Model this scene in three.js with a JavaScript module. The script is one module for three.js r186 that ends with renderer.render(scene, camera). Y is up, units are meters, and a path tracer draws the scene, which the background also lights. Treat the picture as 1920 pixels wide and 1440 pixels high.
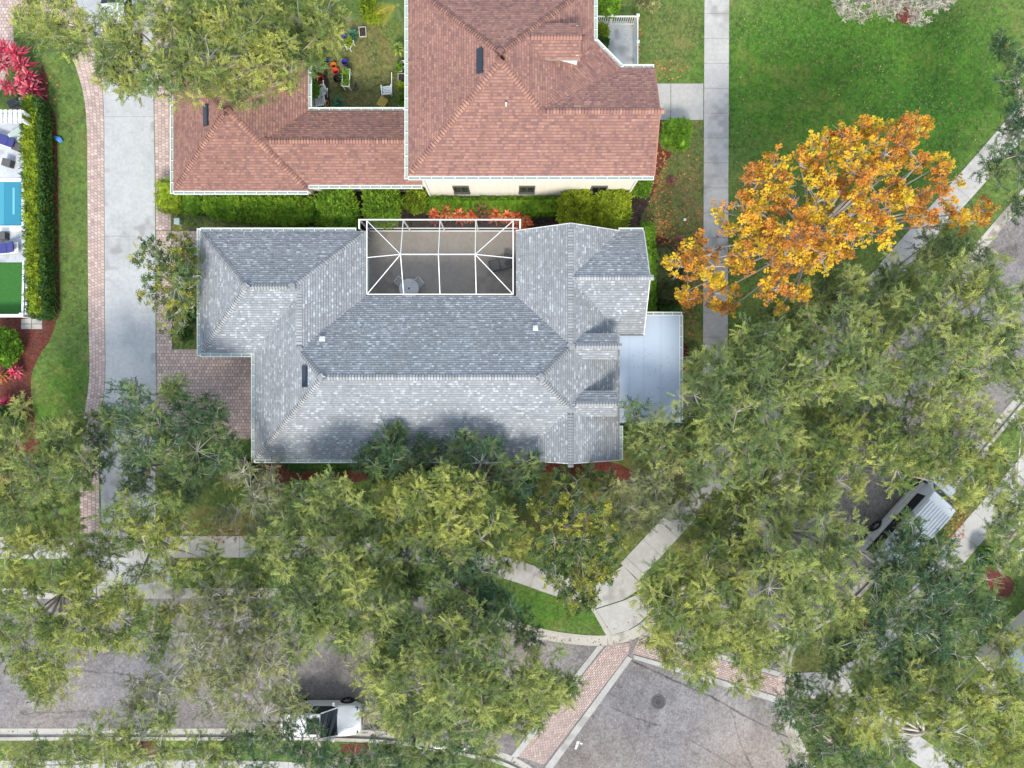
import * as THREE from 'three';
import { mergeGeometries, toCreasedNormals } from 'three/addons/utils/BufferGeometryUtils.js';
import { RoundedBoxGeometry } from 'three/addons/geometries/RoundedBoxGeometry.js';

// ---------------------------------------------------------------- camera, sky, sun, exposure
const V3 = THREE.Vector3, V2 = THREE.Vector2;
const scene = new THREE.Scene();
const FLY = 43, FOCAL = 1333;                       // drone height above the lawn (m), focal length in photo pixels
const camera = new THREE.PerspectiveCamera(2 * Math.atan(720 / FOCAL) * 180 / Math.PI, 4 / 3, 0.5, 900);
camera.position.set(0, FLY, 0); camera.up.set(0, 0, -1); camera.lookAt(0, 0, 0);
const sunDir = new V3(-0.02, 0.72, 0.69).normalize();
{ // hazy winter sky with thin high cloud, the same all round apart from the glow about the sun
  const W = 256, H = 128, px = new Float32Array(W * H * 4);
  const wave = (x, y, z) => Math.sin(x * 3.1 + 1.3 * Math.sin(z * 2.3 + 0.7)) * Math.sin(z * 2.7 + 1.1 * Math.sin(x * 1.9 + y)) * 0.5 + 0.25 * Math.sin(x * 7.3 + z * 5.1 + 2 * Math.sin(y * 4));
  for (let j = 0; j < H; j++) for (let i = 0; i < W; i++) {
    const up = ((j + 0.5) / H - 0.5) * Math.PI, ro = ((i + 0.5) / W - 0.5) * 2 * Math.PI, d = new V3(Math.cos(ro) * Math.cos(up), Math.sin(up), Math.sin(ro) * Math.cos(up)), y = Math.max(0, d.y), k = (j * W + i) * 4;
    const q = Math.pow(1 - y, 2.2), cl = 0.5 + 0.5 * wave(d.x / (y + 0.25), y, d.z / (y + 0.25)), s = Math.max(0, d.dot(sunDir)), glow = 0.5 * Math.pow(s, 24) + 0.25 * Math.pow(s, 5);
    const z = [0.34, 0.47, 0.68], h = [0.62, 0.68, 0.74], w = [0.7, 0.72, 0.75];
    for (let c = 0; c < 3; c++) { const clear = z[c] + (h[c] - z[c]) * q; px[k + c] = (clear + (w[c] - clear) * 0.45 * cl + glow * [1, 0.95, 0.86][c]) * 1.42 * (d.y < 0 ? 0.5 : 1); }
    px[k + 3] = 1;
  }
  const t = new THREE.DataTexture(px, W, H, THREE.RGBAFormat, THREE.FloatType); t.mapping = THREE.EquirectangularReflectionMapping; t.magFilter = t.minFilter = THREE.LinearFilter; t.colorSpace = THREE.LinearSRGBColorSpace; t.needsUpdate = true;
  scene.background = t; scene.environment = t;
}
const sun = new THREE.DirectionalLight(new THREE.Color(1, 0.94, 0.82), 3.4);
sun.position.copy(sunDir).multiplyScalar(120); sun.castShadow = true; sun.shadow.radius = 28;
Object.assign(sun.shadow.camera, { left: -48, right: 48, top: 48, bottom: -48, near: 10, far: 260 });
sun.shadow.mapSize.set(4096, 4096); scene.add(sun, sun.target);
const renderer = new THREE.WebGLRenderer({ antialias: true });
renderer.toneMapping = THREE.LinearToneMapping; renderer.toneMappingExposure = 1.29;
renderer.shadowMap.enabled = true; renderer.shadowMap.type = THREE.PCFSoftShadowMap;

// ---------------------------------------------------------------- helpers
let seed = 7;
const reseed = (s) => { seed = s; };
function rnd() { seed |= 0; seed = seed + 0x6D2B79F5 | 0; let t = Math.imul(seed ^ seed >>> 15, 1 | seed); t = t + Math.imul(t ^ t >>> 7, 61 | t) ^ t; return ((t ^ t >>> 14) >>> 0) / 4294967296; }
const rr = (a, b) => a + (b - a) * rnd();
const lerp = (a, b, t) => a + (b - a) * t, clamp = (x, a = 0, b = 1) => Math.min(b, Math.max(a, x));
const smooth = (a, b, x) => { const t = clamp((x - a) / (b - a)); return t * t * (3 - 2 * t); };
// a survey point of the aerial photograph (px, py), lying h metres above the lawn, in metres
const at = (px, py, h = 0) => new V3((px - 960) * (FLY - h) / FOCAL, h, (py - 720) * (FLY - h) / FOCAL);
const plan = (list, h = 0) => list.map(([x, y]) => { const p = at(x, y, h); return [p.x, p.z]; });
const taken = new Map();
function numbered(name) { const n = taken.get(name) ?? 0; taken.set(name, n + 1); return n ? `${name}_${String(n).padStart(3, '0')}` : name; }
function shade(o) { o.castShadow = true; o.receiveShadow = true; return o; }
function tag(o, label, category, group) { o.userData.label = label; o.userData.category = category; if (group) o.userData.group = group; return o; }
function thing(name, label, category, pos = [0, 0, 0], turn = 0, group) {
  const o = new THREE.Group(); o.name = numbered(name); o.position.set(...pos); o.rotation.y = turn; scene.add(o); return tag(o, label, category, group);
}
function part(name, geo, material, parent, kind) {
  const m = shade(new THREE.Mesh(Array.isArray(geo) ? join(geo) : geo, material));
  m.name = parent ? name : numbered(name); if (kind) m.userData.kind = kind; (parent ?? scene).add(m); return m;
}
function setting(name, geo, material) { const m = part(name, geo, material, null, 'structure'); return m; }
function settingGroup(name) { const g = new THREE.Group(); g.name = numbered(name); g.userData.kind = 'structure'; scene.add(g); return g; }
function join(list) {
  list = list.map((g) => { g = g.index ? g.toNonIndexed() : g; for (const k of Object.keys(g.attributes)) if (!['position', 'normal', 'uv', 'color'].includes(k)) g.deleteAttribute(k); return g; });
  const all = (k) => list.every((g) => g.attributes[k]);
  for (const k of ['uv', 'color']) if (!all(k)) list.forEach((g) => g.deleteAttribute(k));
  return list.length === 1 ? list[0] : mergeGeometries(list);
}
function move(g, x = 0, y = 0, z = 0, ry = 0, rx = 0, rz = 0) { if (rx) g.rotateX(rx); if (rz) g.rotateZ(rz); if (ry) g.rotateY(ry); return g.translate(x, y, z); }
const box = (w, h, d, x = 0, y = 0, z = 0, ry = 0) => move(new THREE.BoxGeometry(w, h, d), x, y, z, ry);
const rbox = (w, h, d, r, x = 0, y = 0, z = 0, ry = 0) => move(new RoundedBoxGeometry(w, h, d, 2, r), x, y, z, ry);
const cyl = (r0, r1, h, x = 0, y = 0, z = 0, n = 14) => move(new THREE.CylinderGeometry(r0, r1, h, n), x, y, z);
// a box between two points
function bar(a, b, w, h = w) {
  const d = new V3().subVectors(b, a), g = new THREE.BoxGeometry(w, h, d.length());
  g.applyMatrix4(new THREE.Matrix4().lookAt(a, b, Math.abs(d.clone().normalize().y) > 0.98 ? new V3(1, 0, 0) : new V3(0, 1, 0)));
  const m = a.clone().add(b).multiplyScalar(0.5); return g.translate(m.x, m.y, m.z);
}
// geometry from a list of triangles (flat normals); uv in metres from x and z
function triGeo(pos, col) {
  const g = new THREE.BufferGeometry(); g.setAttribute('position', new THREE.Float32BufferAttribute(pos, 3));
  if (col) g.setAttribute('color', new THREE.Float32BufferAttribute(col, 3));
  const uv = new Float32Array(pos.length / 3 * 2); for (let i = 0; i < uv.length / 2; i++) { uv[i * 2] = pos[i * 3]; uv[i * 2 + 1] = pos[i * 3 + 2]; }
  g.setAttribute('uv', new THREE.BufferAttribute(uv, 2)); g.computeVertexNormals(); return g;
}
function area2(p) { let a = 0; for (let i = 0; i < p.length; i++) { const q = p[(i + 1) % p.length]; a += p[i][0] * q[1] - q[0] * p[i][1]; } return a / 2; }
// flat plate: polygon in plan, top at y1, sides down to y0
function plate(poly, y1, y0) {
  const p = area2(poly) < 0 ? [...poly].reverse() : poly;
  const tris = THREE.ShapeUtils.triangulateShape(p.map((q) => new V2(q[0], q[1])), []), pos = [];
  for (const t of tris) { const [a, b, c] = t.map((i) => p[i]); const up = (b[0] - a[0]) * (c[1] - a[1]) - (b[1] - a[1]) * (c[0] - a[0]) < 0 ? [a, b, c] : [a, c, b]; for (const q of up) pos.push(q[0], y1, q[1]); }
  if (y0 !== undefined) for (let i = 0; i < p.length; i++) {
    const a = p[i], b = p[(i + 1) % p.length];
    pos.push(a[0], y1, a[1], b[0], y1, b[1], b[0], y0, b[1], a[0], y1, a[1], b[0], y0, b[1], a[0], y0, a[1]);
  }
  return triGeo(pos);
}
function inside(poly, x, z) {
  let c = false;
  for (let i = 0, j = poly.length - 1; i < poly.length; j = i++) { const a = poly[i], b = poly[j]; if ((a[1] > z) !== (b[1] > z) && x < (b[0] - a[0]) * (z - a[1]) / (b[1] - a[1]) + a[0]) c = !c; }
  return c;
}
// Catmull-Rom polyline in plan, then its offset to the side
function curve(pts, step = 0.6) {
  const c = new THREE.CatmullRomCurve3(pts.map(([x, z]) => new V3(x, 0, z)), false, 'centripetal'), n = Math.max(2, Math.round(c.getLength() / step));
  return c.getSpacedPoints(n).map((p) => [p.x, p.z]);
}
function offset(pts, d) {
  return pts.map((p, i) => {
    const a = pts[Math.max(0, i - 1)], b = pts[Math.min(pts.length - 1, i + 1)], L = Math.hypot(b[0] - a[0], b[1] - a[1]) || 1;
    return [p[0] - (b[1] - a[1]) / L * d, p[1] + (b[0] - a[0]) / L * d];
  });
}
const band = (pts, d0, d1) => [...offset(pts, d0), ...offset(pts, d1).reverse()];
function clipTo(poly, tri) {                       // convex clip in plan; keeps [u, v] pairs
  let out = poly; const s = Math.sign((tri[1][0] - tri[0][0]) * (tri[2][1] - tri[0][1]) - (tri[1][1] - tri[0][1]) * (tri[2][0] - tri[0][0]));
  for (let i = 0; i < tri.length && out.length; i++) {
    const a = tri[i], b = tri[(i + 1) % tri.length], f = (p) => s * ((b[0] - a[0]) * (p[1] - a[1]) - (b[1] - a[1]) * (p[0] - a[0])), nx = [];
    for (let k = 0; k < out.length; k++) {
      const p = out[k], q = out[(k + 1) % out.length], fp = f(p), fq = f(q);
      if (fp >= -1e-9) nx.push(p);
      if ((fp > 1e-9 && fq < -1e-9) || (fp < -1e-9 && fq > 1e-9)) { const t = fp / (fp - fq); nx.push([lerp(p[0], q[0], t), lerp(p[1], q[1], t)]); }
    }
    out = nx;
  }
  return out;
}

// ---------------------------------------------------------------- textures: grain, stains and wear only
const hash = (x, y, s) => { let h = Math.imul(x, 374761393) ^ Math.imul(y, 668265263) ^ Math.imul(s, 2147483629); h = Math.imul(h ^ h >>> 13, 1274126177); return ((h ^ h >>> 16) >>> 0) / 4294967296; };
const lattices = new Map();
function vnoise(x, y, s, per) {
  const key = s * 4096 + per; let L = lattices.get(key);
  if (!L) { L = new Float32Array(per * per); for (let j = 0; j < per; j++) for (let i = 0; i < per; i++) L[j * per + i] = hash(i, j, s); lattices.set(key, L); }
  const i = x | 0, j = y | 0, fx = x - i, fy = y - j, u = fx * fx * (3 - 2 * fx), v = fy * fy * (3 - 2 * fy), i1 = i + 1 === per ? 0 : i + 1, r0 = j * per, r1 = (j + 1 === per ? 0 : j + 1) * per;
  const a = L[r0 + i], b = L[r0 + i1], c = L[r1 + i], d = L[r1 + i1];
  return a + (b - a) * u + (c - a) * v + (a - b - c + d) * u * v;
}
function texture(size, metres, fn, srgb = true) {   // fn(x, y in 0..1, noise) -> [r, g, b] in 0..1 (sRGB values for colour maps)
  const data = new Uint8Array(size * size * 4);
  for (let j = 0; j < size; j++) for (let i = 0; i < size; i++) {
    const x = i / size, y = j / size, c = fn(x, y, (f, s) => vnoise(x * f, y * f, s, f)), k = (j * size + i) * 4;
    data[k] = clamp(c[0]) * 255; data[k + 1] = clamp(c[1]) * 255; data[k + 2] = clamp(c[2]) * 255; data[k + 3] = 255;
  }
  const t = new THREE.DataTexture(data, size, size); t.wrapS = t.wrapT = THREE.RepeatWrapping; t.magFilter = THREE.LinearFilter; t.minFilter = THREE.LinearMipmapLinearFilter; t.generateMipmaps = true;
  t.colorSpace = srgb ? THREE.SRGBColorSpace : THREE.NoColorSpace; t.repeat.set(1 / metres, 1 / metres); t.needsUpdate = true; return t;
}
const mix3 = (a, b, t) => [lerp(a[0], b[0], t), lerp(a[1], b[1], t), lerp(a[2], b[2], t)];
const std = (o) => new THREE.MeshStandardMaterial({ roughness: 0.9, metalness: 0, side: THREE.DoubleSide, ...o });
const lin = (r, g, b) => new THREE.Color().setRGB(r, g, b);
const paint = (r, g, b, rough = 0.6, o = {}) => std({ color: lin(r, g, b), roughness: rough, ...o });
const grainTex = texture(256, 0.9, (x, y, n) => { const v = 0.5 + 0.5 * (n(128, 3) - 0.5) + 0.5 * (n(64, 4) - 0.5); return [v, v, v]; }, false);
// lawn: 2048 px over 84 m, patches of lush, dry and brown turf where the photograph shows them
const WORLD = 84, toPix = (x, y) => [960 + (x - 0.5) * WORLD * FOCAL / FLY, 720 + (y - 0.5) * WORLD * FOCAL / FLY];
const spots = [[1270, 420, 90, 260, 0.85], [675, 130, 90, 110, 0.95], [400, 425, 130, 40, 0.8], [1150, 940, 260, 120, 0.7], [350, 1000, 160, 60, 0.7], [340, 560, 40, 110, 0.6], [150, 1410, 200, 60, 0.6], [960, 980, 60, 90, 0.6], [1840, 950, 80, 90, 0.7], [1600, 1250, 260, 130, 0.6], [1560, 560, 160, 80, 0.35], [1400, 900, 60, 200, 0.55], [1255, 70, 60, 60, 0.45]];
const lush = [[1620, 170, 330, 200, 1], [110, 740, 80, 90, 0.7], [1060, 1150, 110, 50, 0.7], [130, 60, 60, 60, 0.5]];
const blob = (list, px, py) => { let m = 0; for (const [cx, cy, a, b, w] of list) { const dx = (px - cx) / a, dy = (py - cy) / b, q = dx * dx + dy * dy; if (q < 1.33) m = Math.max(m, w * (1 - smooth(0.55, 1.15, Math.sqrt(q)))); } return m; };
const lawnTex = texture(1440, WORLD, (x, y, n) => {
  const [px, py] = toPix(x, y), big = n(14, 1) * 0.5 + n(37, 2) * 0.5, mid = n(110, 3), fine = n(520, 4), tiny = n(1024, 5);
  const dry = clamp(blob(spots, px + (n(60, 8) - 0.5) * 70, py + (n(60, 9) - 0.5) * 70) * (0.35 + 1.0 * mid) + 0.55 * smooth(0.58, 0.8, mid * 0.6 + big * 0.4)), rich = blob(lush, px + (n(20, 8) - 0.5) * 120, py + (n(20, 9) - 0.5) * 120);
  let c = mix3([0.34, 0.45, 0.18], [0.43, 0.53, 0.25], big);
  c = mix3(c, mix3([0.22, 0.41, 0.09], [0.35, 0.5, 0.11], big), rich);
  c = mix3(c, mix3([0.46, 0.42, 0.22], [0.52, 0.46, 0.3], n(90, 12)), dry * 0.85);
  const k = 0.73 + 0.34 * fine + 0.22 * (tiny - 0.5) + 0.18 * (mid - 0.5);
  return [c[0] * k, c[1] * k, c[2] * k];
});
lawnTex.offset.set(0.5, 0.5);
const cracks = [[[0, 1262], [120, 1258], [260, 1266], [420, 1262]], [[40, 1340], [150, 1334], [240, 1346]], [[1180, 1237], [1260, 1275], [1330, 1305], [1400, 1345], [1480, 1385]], [[1145, 1327], [1200, 1350], [1240, 1362]], [[1370, 1330], [1390, 1400], [1410, 1440]], [[1290, 1385], [1340, 1415], [1380, 1440]]];
function nearLine(px, py, line) { let m = 1e9; for (let i = 0; i + 1 < line.length; i++) { const [ax, ay] = line[i], [bx, by] = line[i + 1], t = clamp(((px - ax) * (bx - ax) + (py - ay) * (by - ay)) / ((bx - ax) ** 2 + (by - ay) ** 2)); m = Math.min(m, Math.hypot(px - ax - t * (bx - ax), py - ay - t * (by - ay))); } return m; }
const roadTex = texture(1440, WORLD, (x, y, n) => {
  const [px, py] = toPix(x, y), big = n(12, 21) * 0.6 + n(40, 22) * 0.4, mid = n(130, 23), grit = hash(Math.floor(x * 1440), Math.floor(y * 1440), 5);
  let k = 0.452 + 0.1 * (big - 0.5) + 0.06 * (mid - 0.5) + 0.13 * (grit - 0.5) + 0.06 * (n(512, 24) - 0.5), warm = n(18, 26) - 0.5;
  const patchy = smooth(0.6, 0.66, n(9, 33) * 0.7 + n(50, 34) * 0.3), drip = smooth(0.8, 0.9, n(64, 35)) * smooth(0.45, 0.75, n(10, 36)), track = py > 1110 && py < 1400 && px < 1000 ? Math.max(0, 1 - Math.min(Math.abs(py - 1175), Math.abs(py - 1225), Math.abs(py - 1290), Math.abs(py - 1338)) / 14) : 0;
  k += 0.022 * patchy - 0.07 * drip - 0.028 * track * (0.4 + n(70, 37)) - 0.05 * (n(330, 38) > 0.86 ? 1 : 0);
  if (px < 1500 && py > 1180 && py < 1460) { const wob = (n(300, 27) - 0.5) * 5; for (const [i, l] of cracks.entries()) { const d = nearLine(px + wob, py + wob, l); k -= (i === 2 ? 0.17 : 0.09) * (1 - smooth(0.4, 2.2, d)) * (0.5 + n(200, 28)); } }
  return [k + 0.028 + 0.03 * warm, k + 0.004, k - 0.004 - 0.04 * warm];
});
roadTex.offset.set(0.5, 0.5);
const concreteMap = (s, base, stain) => texture(640, 14, (x, y, n) => {
  const k = 1 + 0.06 * (n(5, s) - 0.5) + 0.06 * (n(21, s + 1) - 0.5) + 0.06 * (n(90, s + 2) - 0.5) + 0.08 * (n(420, s + 3) - 0.5), d = smooth(0.62, 0.85, n(9, s + 4) * 0.6 + n(40, s + 5) * 0.4), sp = n(256, s + 7) > 0.93 ? 0.86 : 1;
  return mix3([base[0] * k * sp, base[1] * k * sp, base[2] * k * sp], [base[0] * 0.72, base[1] * 0.7, base[2] * 0.68], d * stain);
});
const walkTex = concreteMap(31, [0.66, 0.65, 0.635], 0.4), driveTex = concreteMap(41, [0.665, 0.668, 0.67], 0.45), kerbTex = concreteMap(51, [0.67, 0.65, 0.615], 0.7), deckTex = concreteMap(61, [0.62, 0.59, 0.555], 0.35);
const mulchTex = texture(512, 3.2, (x, y, n) => { const k = 0.62 + 0.55 * n(170, 71) * n(90, 72) + 0.25 * (n(40, 73) - 0.5), t = n(12, 74); return [0.5 * k + 0.03, (0.25 + 0.07 * t) * k, (0.19 + 0.08 * t) * k]; });
const soilTex = texture(512, 3, (x, y, n) => { const k = 0.5 + 0.6 * n(150, 81) * n(70, 82) + 0.3 * (n(30, 83) - 0.5); return [0.4 * k, 0.33 * k, 0.29 * k]; });
const stuccoTex = texture(256, 2, (x, y, n) => { const k = 1 + 0.05 * (n(120, 91) - 0.5) + 0.04 * (n(12, 92) - 0.5); return [0.87 * k, 0.84 * k, 0.79 * k]; });
const barkTex = texture(128, 0.6, (x, y, n) => { const k = 0.7 + 0.5 * n(24, 95) + 0.25 * (n(64, 96) - 0.5); return [0.55 * k, 0.5 * k, 0.44 * k]; });
const MAT = {
  lawn: std({ map: lawnTex, roughness: 1, bumpMap: grainTex, bumpScale: 0.02 }),
  road: std({ map: roadTex, roughness: 0.95 }),
  walk: std({ map: walkTex, roughness: 0.92 }), drive: std({ map: driveTex, roughness: 0.9 }), kerb: std({ map: kerbTex, roughness: 0.92 }), deck: std({ map: deckTex, roughness: 0.85 }),
  mulch: std({ map: mulchTex, roughness: 1, bumpMap: grainTex, bumpScale: 0.03 }), soil: std({ map: soilTex, roughness: 1, bumpMap: grainTex, bumpScale: 0.03 }),
  stucco: std({ map: stuccoTex, roughness: 0.95 }), white: paint(0.78, 0.78, 0.76, 0.45), trim: paint(0.74, 0.74, 0.71, 0.5), gutter: paint(0.72, 0.73, 0.70, 0.45), gutterIn: paint(0.34, 0.43, 0.38, 0.7),
  paver: std({ vertexColors: true, roughness: 0.92 }), joint: paint(0.2, 0.17, 0.15, 1), tinted: std({ vertexColors: true, roughness: 0.93 }), deckDark: paint(0.24, 0.225, 0.21, 1),
  bark: std({ map: barkTex, roughness: 1 }), glassDark: paint(0.012, 0.014, 0.018, 0.08), frameDark: paint(0.03, 0.032, 0.036, 0.5),
  capGrey: [0.3, 0.34, 0.37, 0.4].map((v) => paint(v * 0.98, v, v * 1.03, 0.95, { vertexColors: true })), capRed: [[0.33, 0.17, 0.132], [0.285, 0.145, 0.118], [0.37, 0.2, 0.15], [0.25, 0.127, 0.106]].map((c) => paint(...c, 0.95, { vertexColors: true })),
  alu: paint(0.8, 0.8, 0.79, 0.4), metalRoof: null,
};
const leafMat = new THREE.MeshPhysicalMaterial({ vertexColors: true, roughness: 0.95, transmission: 0.32, thickness: 0, side: THREE.DoubleSide, specularIntensity: 0.35 });
const leafSolid = std({ vertexColors: true, roughness: 0.75 });
// ---------------------------------------------------------------- ground, roads, kerbs, walks
const hard = [];                                    // plan polygons where no grass grows
const ROAD = -0.12;
{ const g = plate([[-300, -300], [300, -300], [300, 300], [-300, 300]], -0.2); setting('ground', g, MAT.lawn); }
setting('road', plate(plan([[-900, 1060], [1040, 1060], [1500, 620], [2300, -330], [2900, 0], [1960, 860], [1700, 1200], [2000, 2100], [900, 2100], [900, 1460], [-900, 1460]]), ROAD, -0.19), MAT.road);
const kerbMain = curve(plan([[-900, 1108], [200, 1108], [500, 1108], [640, 1111], [770, 1122], [860, 1138], [940, 1160], [1000, 1180], [1070, 1193], [1138, 1196], [1186, 1184], [1228, 1152], [1290, 1083], [1350, 1015], [1435, 920], [1562, 773], [1690, 627], [1885, 400], [2330, -120]]), 0.5);
const kerbSouth = curve(plan([[-900, 1383], [300, 1383], [620, 1384], [760, 1392], [880, 1414], [960, 1436], [1010, 1475], [1030, 1560], [1035, 1900]]), 0.5);
const kerbEast = curve(plan([[2500, 70], [1887, 792], [1830, 860], [1653, 1070], [1570, 1150], [1505, 1192], [1482, 1225], [1478, 1262], [1474, 1300], [1490, 1370], [1530, 1450], [1650, 1640], [1900, 1900]]), 0.5);
const lawnMain = [...kerbMain, ...plan([[2330, -700], [-900, -700]])], lawnSouth = [...kerbSouth, ...plan([[-900, 1900]])], lawnEast = [...kerbEast, ...plan([[2700, 1900], [2700, 70]])];
for (const p of [lawnMain, lawnSouth, lawnEast]) setting('lawn', plate(p, 0, -0.19), MAT.lawn);
function kerbRun(line, side, name = 'kerb') {
  const g = settingGroup(name), seg = 6;
  for (let i = 0; i + 1 < line.length; i += seg) {
    const s = line.slice(i, Math.min(line.length, i + seg + 1)); if (s.length < 2) continue;
    const mid = s[s.length >> 1]; if (Math.abs(mid[0]) > 40 || Math.abs(mid[1]) > 32) continue;
    const cut = s.map((p) => [...p]), trimEnd = (k, j) => { const L = Math.hypot(cut[j][0] - cut[k][0], cut[j][1] - cut[k][1]); cut[k] = [lerp(cut[k][0], cut[j][0], 0.006 / L), lerp(cut[k][1], cut[j][1], 0.006 / L)]; };
    trimEnd(0, 1); trimEnd(cut.length - 1, cut.length - 2);
    const top = [...offset(s, 0.02 * side), ...offset(s, -0.19 * side).reverse()];
    part('kerb_stone', plate(band(cut, 0.03 * side, -0.17 * side), 0.03, -0.19), MAT.kerb, g);
    part('gutter_pan', plate(band(cut, 0.5 * side, 0.036 * side), -0.1, -0.19), MAT.kerb, g);
    hard.push(top);
  }
}
kerbRun(kerbMain, 1); kerbRun(kerbSouth, -1); kerbRun(kerbEast, 1);
// sidewalks as separate slabs
function walkRun(line, width, slab, y = 0.035, name = 'sidewalk', mat = MAT.walk) {
  const g = settingGroup(name), n = Math.max(1, Math.round(slab / 0.25));
  for (let i = 0; i + 1 < line.length; i += n) {
    const s = line.slice(i, Math.min(line.length, i + n + 1)).map((p) => [...p]); if (s.length < 2) continue;
    const mid = s[s.length >> 1]; if (Math.abs(mid[0]) > 38 || Math.abs(mid[1]) > 30) continue;
    const m = s.length - 1, L = Math.hypot(s[m][0] - s[m - 1][0], s[m][1] - s[m - 1][1]); s[m] = [lerp(s[m][0], s[m - 1][0], 0.018 / L), lerp(s[m][1], s[m - 1][1], 0.018 / L)];
    const p = band(s, width / 2, -width / 2); part('slab', plate(p, y + rr(-0.006, 0.006), -0.06), mat, g);
  }
  const all = band(line, width / 2, -width / 2); hard.push(all);
  part('joint_bed', plate(band(line, width / 2 - 0.01, 0.01 - width / 2), 0.012), MAT.joint, g);
  return g;
}
const straight = (pts) => { const out = []; for (let i = 0; i + 1 < pts.length; i++) { const [a, b] = [pts[i], pts[i + 1]], n = Math.max(1, Math.round(Math.hypot(b[0] - a[0], b[1] - a[1]) / 0.25)); for (let k = 0; k < n; k++) out.push([lerp(a[0], b[0], k / n), lerp(a[1], b[1], k / n)]); } out.push(pts[pts.length - 1]); return out; };
walkRun(straight(plan([[1344.5, -160], [1340, 912]])), 1.49, 1.62);                                                     // straight walk beside the houses
walkRun(curve(plan([[2330, -290], [1900, 245], [1700, 472], [1545, 655], [1405, 820], [1330, 908], [1240, 1008], [1180, 1072]]), 0.25), 1.5, 1.62);
walkRun(curve(plan([[-200, 1027], [100, 1027], [470, 1025], [700, 1028], [800, 1040], [880, 1050], [960, 1068], [1030, 1092], [1110, 1120]]), 0.25), 1.3, 1.6);
walkRun(curve(plan([[2080, 690], [1915, 893], [1815, 1008], [1700, 1142], [1610, 1232]]), 0.25), 1.6, 1.6);
walkRun(curve(plan([[1560, 1296], [1640, 1350], [1735, 1416], [1900, 1530]]), 0.25), 1.5, 1.6);
walkRun(straight(plan([[-200, 1446], [480, 1446], [640, 1452]])), 1.3, 1.6);
{ // corner pads with ramps
  const g = settingGroup('corner_pad');
  const pads = [[[1118, 1094], [1168, 1060], [1206, 1100], [1168, 1124], [1112, 1142]], [[1112, 1144], [1168, 1126], [1200, 1112], [1226, 1140], [1198, 1168], [1176, 1182], [1146, 1190]]];
  for (const p of pads) { part('slab', plate(plan(p), 0.045, -0.06), MAT.walk, g); hard.push(plan(p)); }
  part('flared_edge', plate(plan([[1108, 1140], [1116, 1140], [1148, 1192], [1139, 1195]]), 0.075, -0.06), MAT.kerb, g);
  const e = settingGroup('corner_pad'), q = [[1486, 1262], [1560, 1258], [1622, 1226], [1640, 1252], [1572, 1306], [1486, 1312]];
  part('slab', plate(plan(q), 0.045, -0.06), MAT.walk, e); hard.push(plan(q));
}
// walk from the street walk to the red house, in two slabs
{ const g = settingGroup('entry_walk'); for (const p of [[[1200, 157], [1257, 157], [1257, 225], [1200, 225]], [[1258, 157], [1318.5, 157], [1318.5, 225], [1258, 225]]]) { part('slab', plate(plan(p), 0.03, -0.06), MAT.walk, g); hard.push(plan(p)); } }
{ const g = settingGroup('entry_walk'), p = [[1225, 722], [1300, 722], [1300, 770], [1225, 770]]; part('slab', plate(plan(p), 0.03, -0.06), std({ map: deckTex, roughness: 0.95 }), g); hard.push(plan(p)); }

// ---------------------------------------------------------------- pavers: real bricks with joints, joined because each is only a few pixels
const paverTones = [[0.475, 0.356, 0.319], [0.432, 0.324, 0.292], [0.513, 0.4, 0.362], [0.405, 0.308, 0.281], [0.491, 0.362, 0.313]];
function brickInto(pos, col, poly, y, tone) {
  const p = area2(poly) < 0 ? [...poly].reverse() : poly, n = p.length, put = (q, h) => { pos.push(q[0], h, q[1]); col.push(...tone); };
  let cx = 0, cz = 0; for (const q of p) { cx += q[0] / n; cz += q[1] / n; }
  const inn = p.map((q) => { const dx = cx - q[0], dz = cz - q[1], L = Math.hypot(dx, dz) || 1; return [q[0] + dx / L * Math.min(0.014, L / 2), q[1] + dz / L * Math.min(0.014, L / 2)]; });
  for (let i = 1; i + 1 < n; i++) { put(inn[0], y); put(inn[i + 1], y); put(inn[i], y); }
  for (let i = 0; i < n; i++) { const j = (i + 1) % n; put(inn[i], y); put(inn[j], y); put(p[j], y - 0.02); put(inn[i], y); put(p[j], y - 0.02); put(p[i], y - 0.02); }
}
const toneOf = () => { const t = paverTones[Math.floor(rnd() * paverTones.length)], k = rr(0.86, 1.12); return t.map((v) => v * k); };
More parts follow.
